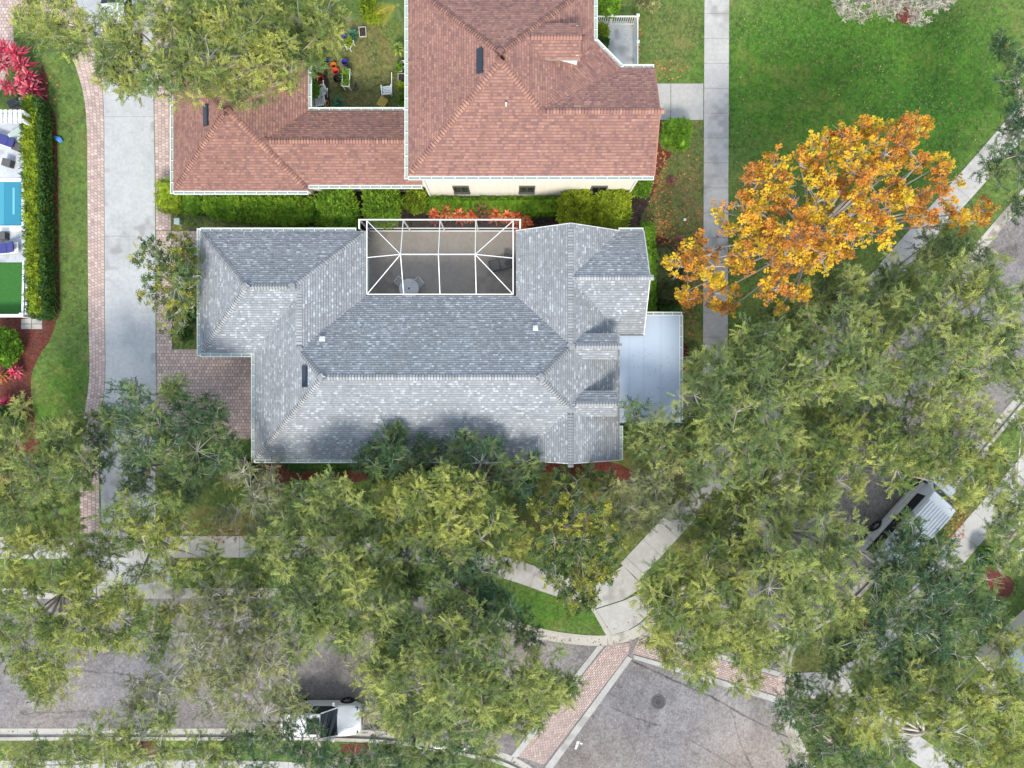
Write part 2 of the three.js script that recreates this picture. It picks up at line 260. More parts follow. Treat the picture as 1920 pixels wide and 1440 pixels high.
// bricks laid along a strip between two edges
function paverStrip(parent, L, R, rows, len, y) {
  const pos = [], col = [], gap = 0.007; let s = [0]; for (let i = 1; i < L.length; i++) s.push(s[i - 1] + Math.hypot(L[i][0] - L[i - 1][0] + R[i][0] - R[i - 1][0], L[i][1] - L[i - 1][1] + R[i][1] - R[i - 1][1]) / 2);
  const P = (u, v) => { let i = 1; while (i < s.length - 1 && s[i] < u) i++; const t = (u - s[i - 1]) / (s[i] - s[i - 1]), a = [lerp(L[i - 1][0], L[i][0], t), lerp(L[i - 1][1], L[i][1], t)], b = [lerp(R[i - 1][0], R[i][0], t), lerp(R[i - 1][1], R[i][1], t)]; return [lerp(a[0], b[0], v), lerp(a[1], b[1], v)]; };
  const total = s[s.length - 1];
  for (let r = 0; r < rows; r++) for (let u = r % 2 ? -len / 2 : 0; u < total; u += len) {
    const u0 = Math.max(0, u + gap), u1 = Math.min(total, u + len - gap), g2 = gap * rows / 1.0 * 0.09 / rows * 10 * 0.5; if (u1 - u0 < 0.04) continue;
    const v0 = r / rows + g2 * 0.25, v1 = (r + 1) / rows - g2 * 0.25;
    brickInto(pos, col, [P(u0, v0), P(u1, v0), P(u1, v1), P(u0, v1)], y + rr(-0.003, 0.003), toneOf());
  }
  part('pavers', triGeo(pos, col), MAT.paver, parent, 'stuff');
  part('joint_sand', plate([...L, ...[...R].reverse()], y - 0.013), MAT.joint, parent);
  hard.push([...L, ...[...R].reverse()]);
}
// bricks laid in running bond over any polygon; dir = angle of the rows
function paverField(parent, poly, dir, len, wid, y) {
  const pos = [], col = [], c = Math.cos(dir), s = Math.sin(dir), rot = ([x, z]) => [x * c + z * s, -x * s + z * c], back = ([u, v]) => [u * c - v * s, u * s + v * c], q = poly.map(rot), g = 0.007;
  const us = q.map((p) => p[0]), vs = q.map((p) => p[1]), tris = THREE.ShapeUtils.triangulateShape(q.map((p) => new V2(...p)), []).map((t) => t.map((i) => q[i])); let row = 0;
  for (let v = Math.min(...vs); v < Math.max(...vs); v += wid, row++) for (let u = Math.min(...us) - (row % 2) * len / 2; u < Math.max(...us); u += len) {
    const tone = toneOf(), h = y + rr(-0.003, 0.003);
    for (const t of tris) { const k = clipTo([[u + g, v + g], [u + len - g, v + g], [u + len - g, v + wid - g], [u + g, v + wid - g]], t); if (k.length > 2 && Math.abs(area2(k)) > 0.002) brickInto(pos, col, k.map(back), h, tone); }
  }
  part('pavers', triGeo(pos, col), MAT.paver, parent, 'stuff');
  part('joint_sand', plate(poly, y - 0.013), MAT.joint, parent); hard.push(poly);
}
{ // driveway: concrete panels between paver strips
  const g = settingGroup('driveway'), X0 = [[118, -60], [150, 20], [176, 80], [190, 140], [195, 210], [196, 330], [197, 600], [198, 690], [196, 735], [188, 800], [188, 1000], [170, 1105]], X1 = [[287, -60], [288, 20], [288, 80], [288, 140], [288.5, 210], [290.5, 330], [292, 600], [292.5, 690], [293, 735], [293, 800], [296, 1000], [330, 1105]];
  const L = curve(plan(X0), 0.4), R = plan(X1), Rc = curve(R, 0.4);
  const edge = (c, z) => { for (let i = 0; i + 1 < c.length; i++) if ((c[i][1] - z) * (c[i + 1][1] - z) <= 0) return lerp(c[i][0], c[i + 1][0], (z - c[i][1]) / (c[i + 1][1] - c[i][1] || 1)); return c[0][0]; };
  const cuts = [-60, 219, 443, 730, 960, 1070, 1104].map((y) => at(960, y).z);
  for (let k = 0; k + 1 < cuts.length; k++) {
    const a = cuts[k] + 0.008, b = cuts[k + 1] - 0.008, n = Math.ceil((b - a) / 0.4), l = [], r = [];
    for (let i = 0; i <= n; i++) { const z = lerp(a, b, i / n); l.push([edge(L, z), z]); r.push([edge(Rc, z), z]); }
    part('slab', plate([...l, ...r.reverse()], 0.02, -0.06), MAT.drive, g); hard.push([...l, ...r]);
  }
  hard.push([...L, ...[...Rc].reverse()]);
  part('joint_bed', plate([...offset(L, -0.01), ...[...offset(Rc, 0.01)].reverse()], 0.004), MAT.joint, g);
  // curving left border
  const bl = [[40, -60], [66, -10], [112, 60], [140, 120], [157, 180], [163, 240], [164, 330], [166, 600], [168, 690], [165, 735], [155, 800], [150, 930], [150, 1000]], br = X0.slice(0, 11).map(([x, y]) => [x - 0.6, y]);
  paverStrip(g, curve(plan(bl), 0.25).slice(0, 9999), resample(curve(plan(br), 0.25), curve(plan(bl), 0.25).length), 5, 0.2, 0.03);
  // strip on the house side, the parking apron and the spur to the front wall
  const sl = plan([[289.5, -60], [289.5, 210], [292, 330], [292.5, 432]]), sr = plan([[323, -60], [323, 210], [323, 330], [321, 432]]);
  paverStrip(g, sl, sr, 5, 0.2, 0.03);
  paverField(g, plan([[293.2, 433], [420, 433], [420, 464], [323, 464], [323, 655], [500, 655], [500, 824], [420, 824], [294, 824]]), 0, 0.21, 0.2, 0.03);
  paverField(g, plan([[-120, -60], [60, -60], [52, 34], [26, 20], [26, 95], [-10, 205], [-120, 205]]), 0, 0.21, 0.2, 0.03);
}
function resample(line, n) { const out = []; let d = [0]; for (let i = 1; i < line.length; i++) d.push(d[i - 1] + Math.hypot(line[i][0] - line[i - 1][0], line[i][1] - line[i - 1][1])); const T = d[d.length - 1]; let i = 1; for (let k = 0; k < n; k++) { const t = T * k / (n - 1); while (i < line.length - 1 && d[i] < t) i++; const f = (t - d[i - 1]) / (d[i] - d[i - 1] || 1); out.push([lerp(line[i - 1][0], line[i][0], f), lerp(line[i - 1][1], line[i][1], f)]); } return out; }
{ // paved crossings with pale concrete borders
  const y = ROAD + 0.024, w = settingGroup('crosswalk');
  paverField(w, plan([[1137, 1212], [1181, 1206], [1180, 1226], [1020, 1436], [971, 1420]]), -0.92, 0.22, 0.11, y);
  for (const p of [[[1121, 1212], [1133, 1212], [970, 1422], [958, 1420]], [[1177, 1231], [1186, 1236], [1034, 1446], [1022, 1440]]]) part('border', plate(plan(p), y + 0.006, ROAD), MAT.walk, w);
  const v = settingGroup('crosswalk');
  paverField(v, plan([[1200, 1192], [1475, 1276], [1470, 1308], [1290, 1254], [1186, 1226]]), 0.29, 0.22, 0.11, y);
  part('border', plate(plan([[1188, 1229], [1292, 1258], [1470, 1311], [1467, 1322], [1290, 1268], [1190, 1237]]), y + 0.006, ROAD), MAT.walk, v);
  part('border', plate(plan([[1212, 1185], [1476, 1265], [1475, 1274], [1203, 1191]]), y + 0.006, ROAD), MAT.walk, v);
}
{ // manhole cover: cast iron ring and ribbed lid
  const c = at(1235, 1318), m = thing('manhole_cover', 'round dark iron manhole cover set in the asphalt of the junction', 'manhole', [c.x, ROAD, c.z]);
  const iron = paint(0.05, 0.05, 0.058, 0.6, { metalness: 0.4 }), rust = paint(0.085, 0.08, 0.085, 0.8);
  part('ring', new THREE.LatheGeometry([[0.43, 0], [0.46, 0.004], [0.46, 0.012], [0.36, 0.016], [0.35, 0.006]].map((p) => new V2(...p)), 40), rust, m);
  part('lid', new THREE.LatheGeometry([[0, 0.014], [0.17, 0.014], [0.175, 0.022], [0.2, 0.022], [0.205, 0.014], [0.3, 0.014], [0.305, 0.024], [0.335, 0.024], [0.345, 0.006]].map((p) => new V2(...p)), 40), iron, m);
  const cells = []; for (let i = -5; i <= 5; i++) for (let j = -5; j <= 5; j++) if (Math.hypot(i, j) * 0.03 < 0.16) cells.push(box(0.018, 0.008, 0.018, i * 0.03, 0.018, j * 0.03)); part('tread_studs', cells, iron, m, 'stuff');
}
{ // painted survey tick near the crossing
  const g = settingGroup('road_marking'), y = ROAD + 0.004, w = paint(0.72, 0.72, 0.7, 0.8);
  for (const p of [[[1082, 1392], [1087, 1392], [1086, 1397], [1081, 1397]], [[1080, 1398], [1085, 1398], [1083, 1403], [1079, 1402]], [[1079, 1403], [1083, 1403], [1081, 1407], [1077, 1406]], [[1088, 1394], [1093, 1395], [1092, 1398], [1088, 1397]]]) part('paint_block', plate(plan(p), y), w, g);
}
// planting beds
const bed = (name, pts, m, y = 0.018) => { const p = curve(plan([...pts, pts[0]]), 0.35); p.pop(); setting(name, plate(p, y, -0.05), m); hard.push(p); };
bed('mulch_bed', [[-20, 596], [104, 596], [104, 608], [92, 640], [75, 665], [60, 700], [58, 735], [66, 790], [76, 850], [60, 900], [-20, 905]], MAT.mulch);
bed('mulch_bed', [[80, 120], [90, 150], [92, 190], [103, 215], [108, 300], [110, 460], [112, 560], [108, 600], [96, 600], [90, 300], [60, 200]], MAT.mulch);
bed('soil_bed', [[322, 372], [330, 392], [360, 402], [420, 408], [520, 416], [600, 425], [700, 432], [840, 438], [1040, 438], [1190, 432], [1205, 400], [1220, 372], [1190, 360], [900, 365], [600, 352], [330, 356]], MAT.soil, 0.02);
bed('mulch_bed', [[1222, 425], [1240, 445], [1262, 452], [1272, 468], [1278, 500], [1278, 545], [1280, 566], [1262, 572], [1218, 578], [1205, 560], [1205, 440]], MAT.mulch, 0.024);
bed('mulch_bed', [[1228, 226], [1240, 226], [1240, 280], [1262, 288], [1250, 300], [1236, 325], [1225, 365], [1214, 372], [1212, 330], [1222, 300]], MAT.mulch, 0.022);
bed('mulch_bed', [[475, 865], [500, 850], [800, 852], [1100, 858], [1180, 880], [1200, 900], [1130, 905], [1040, 885], [900, 905], [760, 885], [660, 905], [560, 900], [480, 915], [440, 905], [446, 860]], MAT.mulch, 0.022);
bed('mulch_bed', [[1282, 640], [1300, 668], [1310, 690], [1300, 700], [1278, 700], [1260, 660]], MAT.mulch, 0.02);
bed('mulch_bed', [[1700, 8], [1722, 24], [1716, 42], [1698, 46], [1682, 36], [1680, 18]], MAT.mulch, 0.02);
bed('mulch_bed', [[1250, 850], [1310, 842], [1312, 866], [1262, 876]], MAT.mulch, 0.02);
bed('mulch_bed', [[1590, 1165], [1650, 1165], [1680, 1180], [1650, 1200], [1600, 1195]], MAT.mulch, 0.02);
bed('mulch_bed', [[1850, 1060], [1900, 1090], [1890, 1120], [1850, 1100]], MAT.mulch, 0.02);
bed('mulch_bed', [[250, 1392], [290, 1390], [300, 1410], [290, 1436], [262, 1436], [245, 1410]], MAT.mulch, 0.02);
bed('mulch_bed', [[640, 1396], [690, 1396], [690, 1412], [640, 1412]], MAT.mulch, 0.02);
// ---------------------------------------------------------------- houses
const W3 = (x, z, y) => new V3(x, y, z);
const footprints = [];
function shingleField(pts, down, tones, exposure, parent) {
  const flat = pts.map((p) => new V2(p.x, p.z)), tris = THREE.ShapeUtils.triangulateShape(flat, []), [dx, dz] = down, ex = -dz, ez = dx;
  const pos = [], col = [], deck = [], uOf = (p) => p.x * ex + p.z * ez, vOf = (p) => p.x * dx + p.z * dz;
  const us = pts.map(uOf), vs = pts.map(vOf), u0 = Math.min(...us), u1 = Math.max(...us), v0 = Math.min(...vs), v1 = Math.max(...vs);
  const T = tris.map((t) => {
    const P = t.map((i) => pts[i]), n = new V3().subVectors(P[1], P[0]).cross(new V3().subVectors(P[2], P[0])).normalize(); if (n.y < 0) n.negate();
    const up = new V3().subVectors(P[1], P[0]).cross(new V3().subVectors(P[2], P[0])).y > 0 ? P : [P[0], P[2], P[1]]; for (const q of up) deck.push(q.x, q.y - 0.012, q.z); for (const q of [...up].reverse()) deck.push(q.x, q.y - 0.11, q.z);
    return { uv: P.map((p) => [uOf(p), vOf(p)]), y: (u, v) => { const x = ex * u + dx * v, z = ez * u + dz * v; return P[0].y - (n.x * (x - P[0].x) + n.z * (z - P[0].z)) / n.y; }, cos: n.y };
  });
  const step = exposure * T[0].cos, thick = 0.021; let rowTone = 1;
  for (let b = v1 + 0.01; b > v0; b -= step) {
    const a = b - step; rowTone = rr(0.94, 1.06);
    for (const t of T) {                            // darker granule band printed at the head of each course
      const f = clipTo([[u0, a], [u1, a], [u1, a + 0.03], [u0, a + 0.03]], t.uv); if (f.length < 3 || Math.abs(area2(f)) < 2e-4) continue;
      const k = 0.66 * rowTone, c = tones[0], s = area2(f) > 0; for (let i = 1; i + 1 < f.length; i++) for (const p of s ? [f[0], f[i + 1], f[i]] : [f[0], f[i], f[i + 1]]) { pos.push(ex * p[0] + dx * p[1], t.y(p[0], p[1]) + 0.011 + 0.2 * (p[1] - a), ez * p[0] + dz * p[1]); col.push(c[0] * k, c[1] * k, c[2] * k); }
    }
    for (let u = u0 - rr(0, 0.3); u < u1;) {
      const w = rr(0.1, 0.24), c = tones[Math.floor(rnd() * tones.length)], k = rr(0.9, 1.1) * rowTone * (1 + 0.07 * Math.sin(u * 0.9 + b * 0.6) * Math.sin(b * 1.3 - u * 0.4 + 1)), low = rnd() < 0.45 ? 0.004 : thick; const h1 = low + rr(0, 0.003);
      const q = [[u + 0.004, a], [u + w - 0.004, a], [u + w - 0.004, b], [u + 0.004, b]];
      for (const t of T) {
        const f = clipTo(q, t.uv); if (f.length < 3 || Math.abs(area2(f)) < 2e-4) continue;
        const P = (p, lift) => { const x = ex * p[0] + dx * p[1], z = ez * p[0] + dz * p[1]; pos.push(x, t.y(p[0], p[1]) + lift, z); col.push(c[0] * k, c[1] * k, c[2] * k); }, lift = (p) => 0.004 + (h1 + thick * 0.6) * (p[1] - a) / step, s = area2(f) > 0;
        for (let i = 1; i + 1 < f.length; i++) { const tri = s ? [f[0], f[i + 1], f[i]] : [f[0], f[i], f[i + 1]]; const area = 1; for (const p of tri) P(p, lift(p)); }
        for (let i = 0; i < f.length; i++) { const p = f[i], r = f[(i + 1) % f.length]; if (Math.abs(p[1] - b) < 1e-6 && Math.abs(r[1] - b) < 1e-6) { P(p, lift(p)); P(r, lift(r)); P(r, -0.01); P(p, lift(p)); P(r, -0.01); P(p, -0.01); } }
      }
      u += w;
    }
  }
  // keep every face pointing outward
  for (let i = 0; i < pos.length; i += 9) { const ny = (pos[i + 5] - pos[i + 2]) * (pos[i + 6] - pos[i]) - (pos[i + 3] - pos[i]) * (pos[i + 8] - pos[i + 2]); if (ny < 0) for (let k = 0; k < 3; k++) { const s = pos[i + 3 + k]; pos[i + 3 + k] = pos[i + 6 + k]; pos[i + 6 + k] = s; } }
  part('shingles', triGeo(pos, col), MAT.tinted, parent, 'stuff');
  return deck;
}
function ridgeCaps(parent, lines, mats, budget) {
  const extra = []; let n = 0;
  lines = [...lines].map((l) => ({ a: l[0], b: l[1], nA: l[2], nB: l[3] })).sort((p, q) => q.a.distanceTo(q.b) - p.a.distanceTo(p.b));
  for (const { a, b, nA, nB } of lines) {               // a = low end, b = high end; nA, nB: downhill plan directions with pitch of the two faces
    const d = new V3().subVectors(b, a), L = d.length(); d.normalize();
    const side = new V3(-d.z, 0, d.x).normalize(), up = new V3().crossVectors(side, d).normalize(); if (up.y < 0) up.negate();
    const drop = (n) => { const s = Math.sign(n[0] * side.x + n[1] * side.z) || 1, slope = n[2] * (n[0] * side.x + n[1] * side.z) * s; return Math.max(0.12, slope); }, w = 0.15, dA = drop(nA) * w, dB = drop(nB) * w, sA = Math.sign(nA[0] * side.x + nA[1] * side.z) || 1;
    const len = 0.2, e = 0.158, P = [], tri = (...p) => p.forEach((q) => P.push(...q)), zt = (z) => 0.02 + 0.045 * (z / len), q = (x, y, z) => [x, y, z];
    const A0 = (z) => q(sA * w, zt(z) - dA, -z), C0 = (z) => q(0, zt(z), -z), B0 = (z) => q(-sA * w, zt(z) - dB, -z), lowr = (p) => [p[0], p[1] - 0.05, p[2]];
    const K = [], zb = 0.078; for (const [z0, z1, k] of [[0, zb, 0.42], [zb, len, 1]]) { tri(A0(z0), C0(z0), C0(z1), A0(z0), C0(z1), A0(z1), C0(z0), B0(z0), B0(z1), C0(z0), B0(z1), C0(z1)); for (let i = 0; i < 12; i++) K.push(k, k, k); }
    tri(A0(len), C0(len), lowr(C0(len)), A0(len), lowr(C0(len)), lowr(A0(len)), C0(len), B0(len), lowr(B0(len)), C0(len), lowr(B0(len)), lowr(C0(len)));
    while (K.length < P.length) K.push(0.5); const geo = triGeo(P, K), basis = new THREE.Matrix4().makeBasis(side, up, new V3().crossVectors(side, up).normalize());
    const flip = new V3().crossVectors(side, up).dot(d) < 0 ? 1 : -1; const rot = new THREE.Quaternion().setFromRotationMatrix(basis); if (flip < 0) { /* z axis already uphill */ }
    for (let t = 0.02; t < L - 0.02; t += e) {
      const p = a.clone().addScaledVector(d, Math.min(t + len, L)), m = mats[Math.floor(rnd() * mats.length)];
      const o = new THREE.Matrix4().compose(p, rot, new V3(1, 1, flip > 0 ? 1 : 1));
      if (flip < 0) o.multiply(new THREE.Matrix4().makeRotationY(Math.PI));
      if (n++ < budget) { const c = part('ridge_cap', geo, m, parent); c.applyMatrix4(o); } else extra.push(geo.clone().applyMatrix4(o));
    }
  }
  if (extra.length) part('ridge_caps', extra, mats[0], parent, 'stuff');
}
// open gutter along an eave: channel plus hangers; side = outward plan direction
function gutter(house, a, b, out, inside = MAT.gutterIn) {
  const d = new V3().subVectors(b, a), L = d.length(); d.normalize(); const o = new V3(out[0], 0, out[1]), at0 = (t, off, y) => a.clone().addScaledVector(d, t).addScaledVector(o, off).add(new V3(0, y, 0));
  const g = part('gutter', [bar(at0(0, 0.165, -0.04), at0(L, 0.165, -0.04), 0.04, 0.12), bar(at0(0, 0.012, -0.05), at0(L, 0.012, -0.05), 0.012, 0.1), bar(at0(0, -0.005, 0.012), at0(L, -0.005, 0.012), 0.05, 0.008)], MAT.gutter, house);
  part('trough', bar(at0(0.01, 0.085, -0.085), at0(L - 0.01, 0.085, -0.085), 0.13, 0.012), inside, g);
  const n = Math.max(1, Math.round(L / 0.6)); for (let i = 0; i <= n; i++) { const t = clamp(L * i / n, 0.03, L - 0.03); part('hanger', bar(at0(t, 0.0, 0.004), at0(t, 0.17, 0.008), 0.045, 0.012), MAT.gutter, g); }
}
function fixture(house, name, px, py, h, w, d, tall, tilt, mats) {  // box-shaped roof fixture, tilt = [rotation x, rotation z]
  const p = at(px, py, h), g = new THREE.Group(); g.name = name; g.position.copy(p); g.rotation.set(tilt[0], 0, tilt[1]); house.add(g);
  part('frame', rbox(w, tall, d, 0.02, 0, tall / 2, 0), mats[0], g); if (mats[1]) part('pane', box(w - 0.06, 0.02, d - 0.06, 0, tall + 0.004, 0), mats[1], g); return g;
}
const greyTones = [[0.257, 0.271, 0.287], [0.28, 0.294, 0.313], [0.234, 0.247, 0.262], [0.302, 0.318, 0.337], [0.271, 0.285, 0.302], [0.248, 0.261, 0.277], [0.289, 0.304, 0.323], [0.397, 0.418, 0.444]];
const redTones = [[0.295, 0.154, 0.122], [0.266, 0.136, 0.111], [0.324, 0.174, 0.136], [0.208, 0.112, 0.103], [0.283, 0.145, 0.116], [0.307, 0.164, 0.129], [0.246, 0.125, 0.108]];
const N_ = (p) => [0, -1, p], S_ = (p) => [0, 1, p], E_ = (p) => [1, 0, p], Wd = (p) => [-1, 0, p];
function buildRoof(house, slopes, caps, tones, mats, exposure, peaks) {
  const decks = [], roof = new THREE.Mesh(new THREE.BufferGeometry(), MAT.deckDark); roof.name = 'roof'; shade(roof); house.add(roof);
  for (const [pts, down] of slopes) decks.push(...shingleField(pts, down, tones, exposure, roof));
  for (const v of peaks) { const g = new THREE.ConeGeometry(0.23, 0.075, 7); g.deleteAttribute('uv'); g.setAttribute('color', new THREE.BufferAttribute(new Float32Array(g.attributes.position.count * 3).fill(0.72), 3)); part('peak_cap', g.translate(v.x, v.y + 0.05, v.z), mats[1], roof); }
  roof.geometry = triGeo(decks); ridgeCaps(roof, caps, mats, 300); return roof;
}
reseed(101);
{ // grey house: garage wing, main body, east cross wing with a gabled wing and two small gables over the porch
  const house = thing('grey_house', 'long single-storey house with grey shingle hip roof and screened patio', 'house'), p = 0.67;
  const GW = -17.55, GN = -8.61, GS = -1.71, WE = -14.49, E1 = -8.22, MN = -4.95, MS = 4.26, E2 = 0.24, RX = 3.15, RH = 4.95, EE = 6.06, NX = 7.4, NS = -2.79, NZ = -5.7, e = 3;
  const P0 = W3(-14.1, -5.16, 5.31), P1 = W3(-11.67, -5.16, 5.31), Q = W3(-11.355, -4.845, 5.1), R = W3(-11.355, -1.815, 5.1), T = W3(-9.885, -0.345, 6.085), U = W3(1.456, -0.345, 6.085), V1 = W3(RX, -2.04, RH), V2 = W3(RX, 1.35, RH), X = W3(RX, NZ, RH), NG = W3(RX, GN, RH), SG = W3(RX, MS, RH), Y = W3(NX, NZ, RH);
  const d1 = [W3(RX, -2.04, RH), W3(5.68, -2.04, RH), W3(5.68, -2.74, 4.48), W3(3.85, -2.74, 4.48), W3(5.68, -1.34, 4.48), W3(3.85, -1.34, 4.48)], d2 = d1.map((v) => v.clone().setZ(v.z + 3.1));
  const cSE = W3(EE, NS, e), slopes = [
    [[W3(GW, GN, e), W3(E1, GN, e), P1, P0], [0, -1]], [[W3(GW, GN, e), P0, W3(GW, GS, e)], [-1, 0]], [[W3(GW, GS, e), P0, P1, Q, W3(WE, GS, e)], [0, 1]],
    [[W3(WE, GS, e), Q, R, T, W3(WE, MS, e)], [-1, 0]], [[P1, W3(E1, GN, e), W3(E1, MN, e), R, Q], [1, 0]],
    [[R, W3(E1, MN, e), W3(E2, MN, e), V1, U, T], [0, -1]], [[W3(WE, MS, e), T, U, V2, W3(E2, MS, e)], [0, 1]],
    [[W3(E2, GN, e), NG, V1, W3(E2, MN, e)], [-1, 0]], [[W3(E2, MS, e), V2, SG], [-1, 0]],
    [[NG, W3(EE, GN, e), X], [1, 0]], [[X, cSE, W3(EE, -2.7, e), d1[3], d1[0]], [1, 0]], [[V1, U.clone(), V2, d2[0], d2[3], W3(EE, 0.36 + 0.2, e), W3(EE, -1.34 - 0.2, e), d1[5], V1.clone()].slice(0, 8), [1, 0]],
    [[d2[0], V2, SG, W3(EE, MS, e), W3(EE, 1.6, e), d2[5]], [1, 0]],
    [[X, W3(EE, GN, e), W3(NX, GN, e), Y], [0, -1]], [[X, Y, W3(NX, NS, e), cSE], [0, 1]],
    [[d1[0], d1[1], d1[2], d1[3]], [0, -1]], [[d1[0], d1[5], d1[4], d1[1]], [0, 1]], [[d2[0], d2[1], d2[2], d2[3]], [0, -1]], [[d2[0], d2[5], d2[4], d2[1]], [0, 1]],
    [[W3(3.85, -2.74, 4.48), W3(EE, -2.79, e), W3(EE, -1.2, e), W3(3.85, -1.34, 4.48)], [1, 0]], [[d2[3], W3(EE, 0.3, e), W3(EE, 1.8, e), d2[5]], [1, 0]],
  ];
  const caps = [[W3(GW, GN, e), P0, N_(p), Wd(p)], [W3(GW, GS, e), P0, S_(p), Wd(p)], [P0, P1, N_(p), S_(p)], [W3(E1, GN, e), P1, N_(p), E_(p)], [R, Q, E_(p), Wd(p)], [R, T, N_(p), Wd(p)], [W3(WE, MS, e), T, S_(p), Wd(p)], [T, U, N_(p), S_(p)], [V1, U, N_(p), E_(p)], [V2, U, S_(p), E_(p)], [NG, V1, E_(p), Wd(p)], [V2, SG, E_(p), Wd(p)], [X, Y, N_(p), S_(p)], [d1[0], d1[1], N_(p), S_(p)], [d2[0], d2[1], N_(p), S_(p)]];
  buildRoof(house, slopes, caps, greyTones, MAT.capGrey, 0.145, [P0, P1, T, U, V1, V2, R]);
  const fp = [[-17.1, -8.15], [-8.7, -8.15], [-8.7, -4.5], [0.7, -4.5], [0.7, -8.15], [6.95, -8.15], [6.95, -3.25], [5.6, -3.25], [5.6, 3.8], [-14.05, 3.8], [-14.05, -2.15], [-17.1, -2.15]];
  part('wall', plate(fp, 2.86, -0.05), MAT.stucco, house); footprints.push(fp); hard.push(fp);
  // gable walls
  const gable = (a, b, apex, back) => { const q = [a, b, apex].map((v) => v.clone()), r = q.map((v) => v.clone().add(back)); const P = []; const f = (...v) => v.forEach((k) => P.push(k.x, k.y, k.z)); f(q[0], q[1], q[2]); f(r[0], r[2], r[1]); for (let i = 0; i < 3; i++) { const j = (i + 1) % 3; f(q[i], r[i], q[j]); f(q[j], r[i], r[j]); } return triGeo(P); };
  part('gable_wall', gable(W3(0.8, -8.35, 2.86), W3(5.5, -8.35, 2.86), W3(RX, -8.35, 4.7), new V3(0, 0, 0.2)), MAT.stucco, house);
  part('gable_wall', gable(W3(0.8, 4.0, 2.86), W3(5.5, 4.0, 2.86), W3(RX, 4.0, 4.7), new V3(0, 0, -0.2)), MAT.stucco, house);
  part('gable_wall', gable(W3(7.15, -8.0, 2.86), W3(7.15, -3.4, 2.86), W3(7.15, NZ, 4.7), new V3(-0.2, 0, 0)), MAT.stucco, house);
  for (const z of [-2.04, 1.06]) { part('gable_wall', gable(W3(5.5, z - 0.66, 4.44), W3(5.5, z + 0.66, 4.44), W3(5.5, z, 4.88), new V3(-0.15, 0, 0)), MAT.white, house); part('gable_wall', box(0.15, 1.6, 1.24, 5.42, 3.66, z), MAT.white, house); }
  const eave = (a, b, out) => gutter(house, a, b, out);
  eave(W3(GW, GN, 2.98), W3(E1 - 0.55, GN, 2.98), [0, -1]); eave(W3(GW, GN - 0.15, 2.98), W3(GW, GS + 0.15, 2.98), [-1, 0]); eave(W3(GW, GS, 2.98), W3(WE - 0.15, GS, 2.98), [0, 1]); eave(W3(WE, GS, 2.98), W3(WE, MS + 0.15, 2.98), [-1, 0]); eave(W3(WE, MS, 2.98), W3(E2 + 0.4, MS, 2.98), [0, 1]);
  eave(W3(4.9 + 1.1, GN, 2.98), W3(NX, GN, 2.98), [0, -1]); eave(W3(EE, 2.35, 2.98), W3(EE, MS, 2.98), [1, 0]);
  // white rake trim on the gables
  for (const [a, b] of [[W3(E2, GN - 0.02, 3), NG], [NG, W3(EE, GN - 0.02, 3)], [W3(E2, MS + 0.02, 3), SG], [SG, W3(EE, MS + 0.02, 3)], [W3(NX + 0.02, GN, 3), Y], [Y, W3(NX + 0.02, NS, 3)]]) part('rake_board', bar(a.clone().setY(a.y - 0.05), b.clone().setY(b.y - 0.05), 0.045, 0.12), MAT.trim, house);
  // roof fixtures
  const dark = paint(0.028, 0.036, 0.06, 0.25), pane = paint(0.02, 0.03, 0.055, 0.08), tilt = Math.atan(p);
  fixture(house, 'skylight', 573, 706, 5.4, 0.36, 1.12, 0.12, [0, tilt], [dark, pane]);
  fixture(house, 'vent_cap', 605, 637, 4.71, 0.3, 0.24, 0.16, [-tilt, 0], [MAT.white]); fixture(house, 'vent_cap', 1004, 617, 4.3, 0.27, 0.26, 0.16, [-tilt, 0], [MAT.white]);
  // porch roof of metal pans between seams, on white posts
  const porch = new THREE.Group(); porch.name = 'porch_roof'; house.add(porch); MAT.metalRoof = paint(0.42, 0.485, 0.565, 0.45, { metalness: 0.15 });
  const xs = [5.6, 6.62, 7.45, 8.42, 9.5]; for (let i = 0; i < 4; i++) part('roof_pan', box(xs[i + 1] - xs[i] - 0.018, 0.05, i < 2 ? 4.95 : 6.12, (xs[i] + xs[i + 1]) / 2, 2.8 - i * 0.03 + rr(0, 0.004), i < 2 ? -0.27 : -0.86), MAT.metalRoof, porch);
  for (let i = 1; i < 4; i++) part('seam', box(0.02, 0.06, i < 2 ? 4.95 : 6.1, xs[i], 2.815 - i * 0.03, i < 2 ? -0.27 : -0.86), paint(0.3, 0.35, 0.41, 0.5), porch);
  const rivets = []; for (let i = 0; i < 46; i++) rivets.push(cyl(0.018, 0.018, 0.012, rr(6.3, 9.4), 2.83 - 0.03, rr(-2.2, 2.1), 6)); part('leaf_debris', rivets, paint(0.05, 0.05, 0.04, 1), porch, 'stuff');
  eave(W3(9.5, -3.92, 2.74), W3(9.5, 2.2, 2.74), [1, 0]); eave(W3(7.45, -3.9, 2.8), W3(9.64, -3.9, 2.74), [0, -1]);
  for (const z of [-3.6, -1.1, 1.0, 2.0]) part('porch_post', rbox(0.22, 2.72, 0.22, 0.015, 9.2, 1.36, z), MAT.white, house);
  part('porch_floor', plate([[5.6, -3.25], [6.95, -3.25], [6.95, -3.9], [9.55, -3.9], [9.55, 2.2], [5.6, 2.2]], 0.16, -0.05), MAT.deck, house); hard.push([[5.6, -3.9], [9.7, -3.9], [9.7, 2.3], [5.6, 2.3]]);
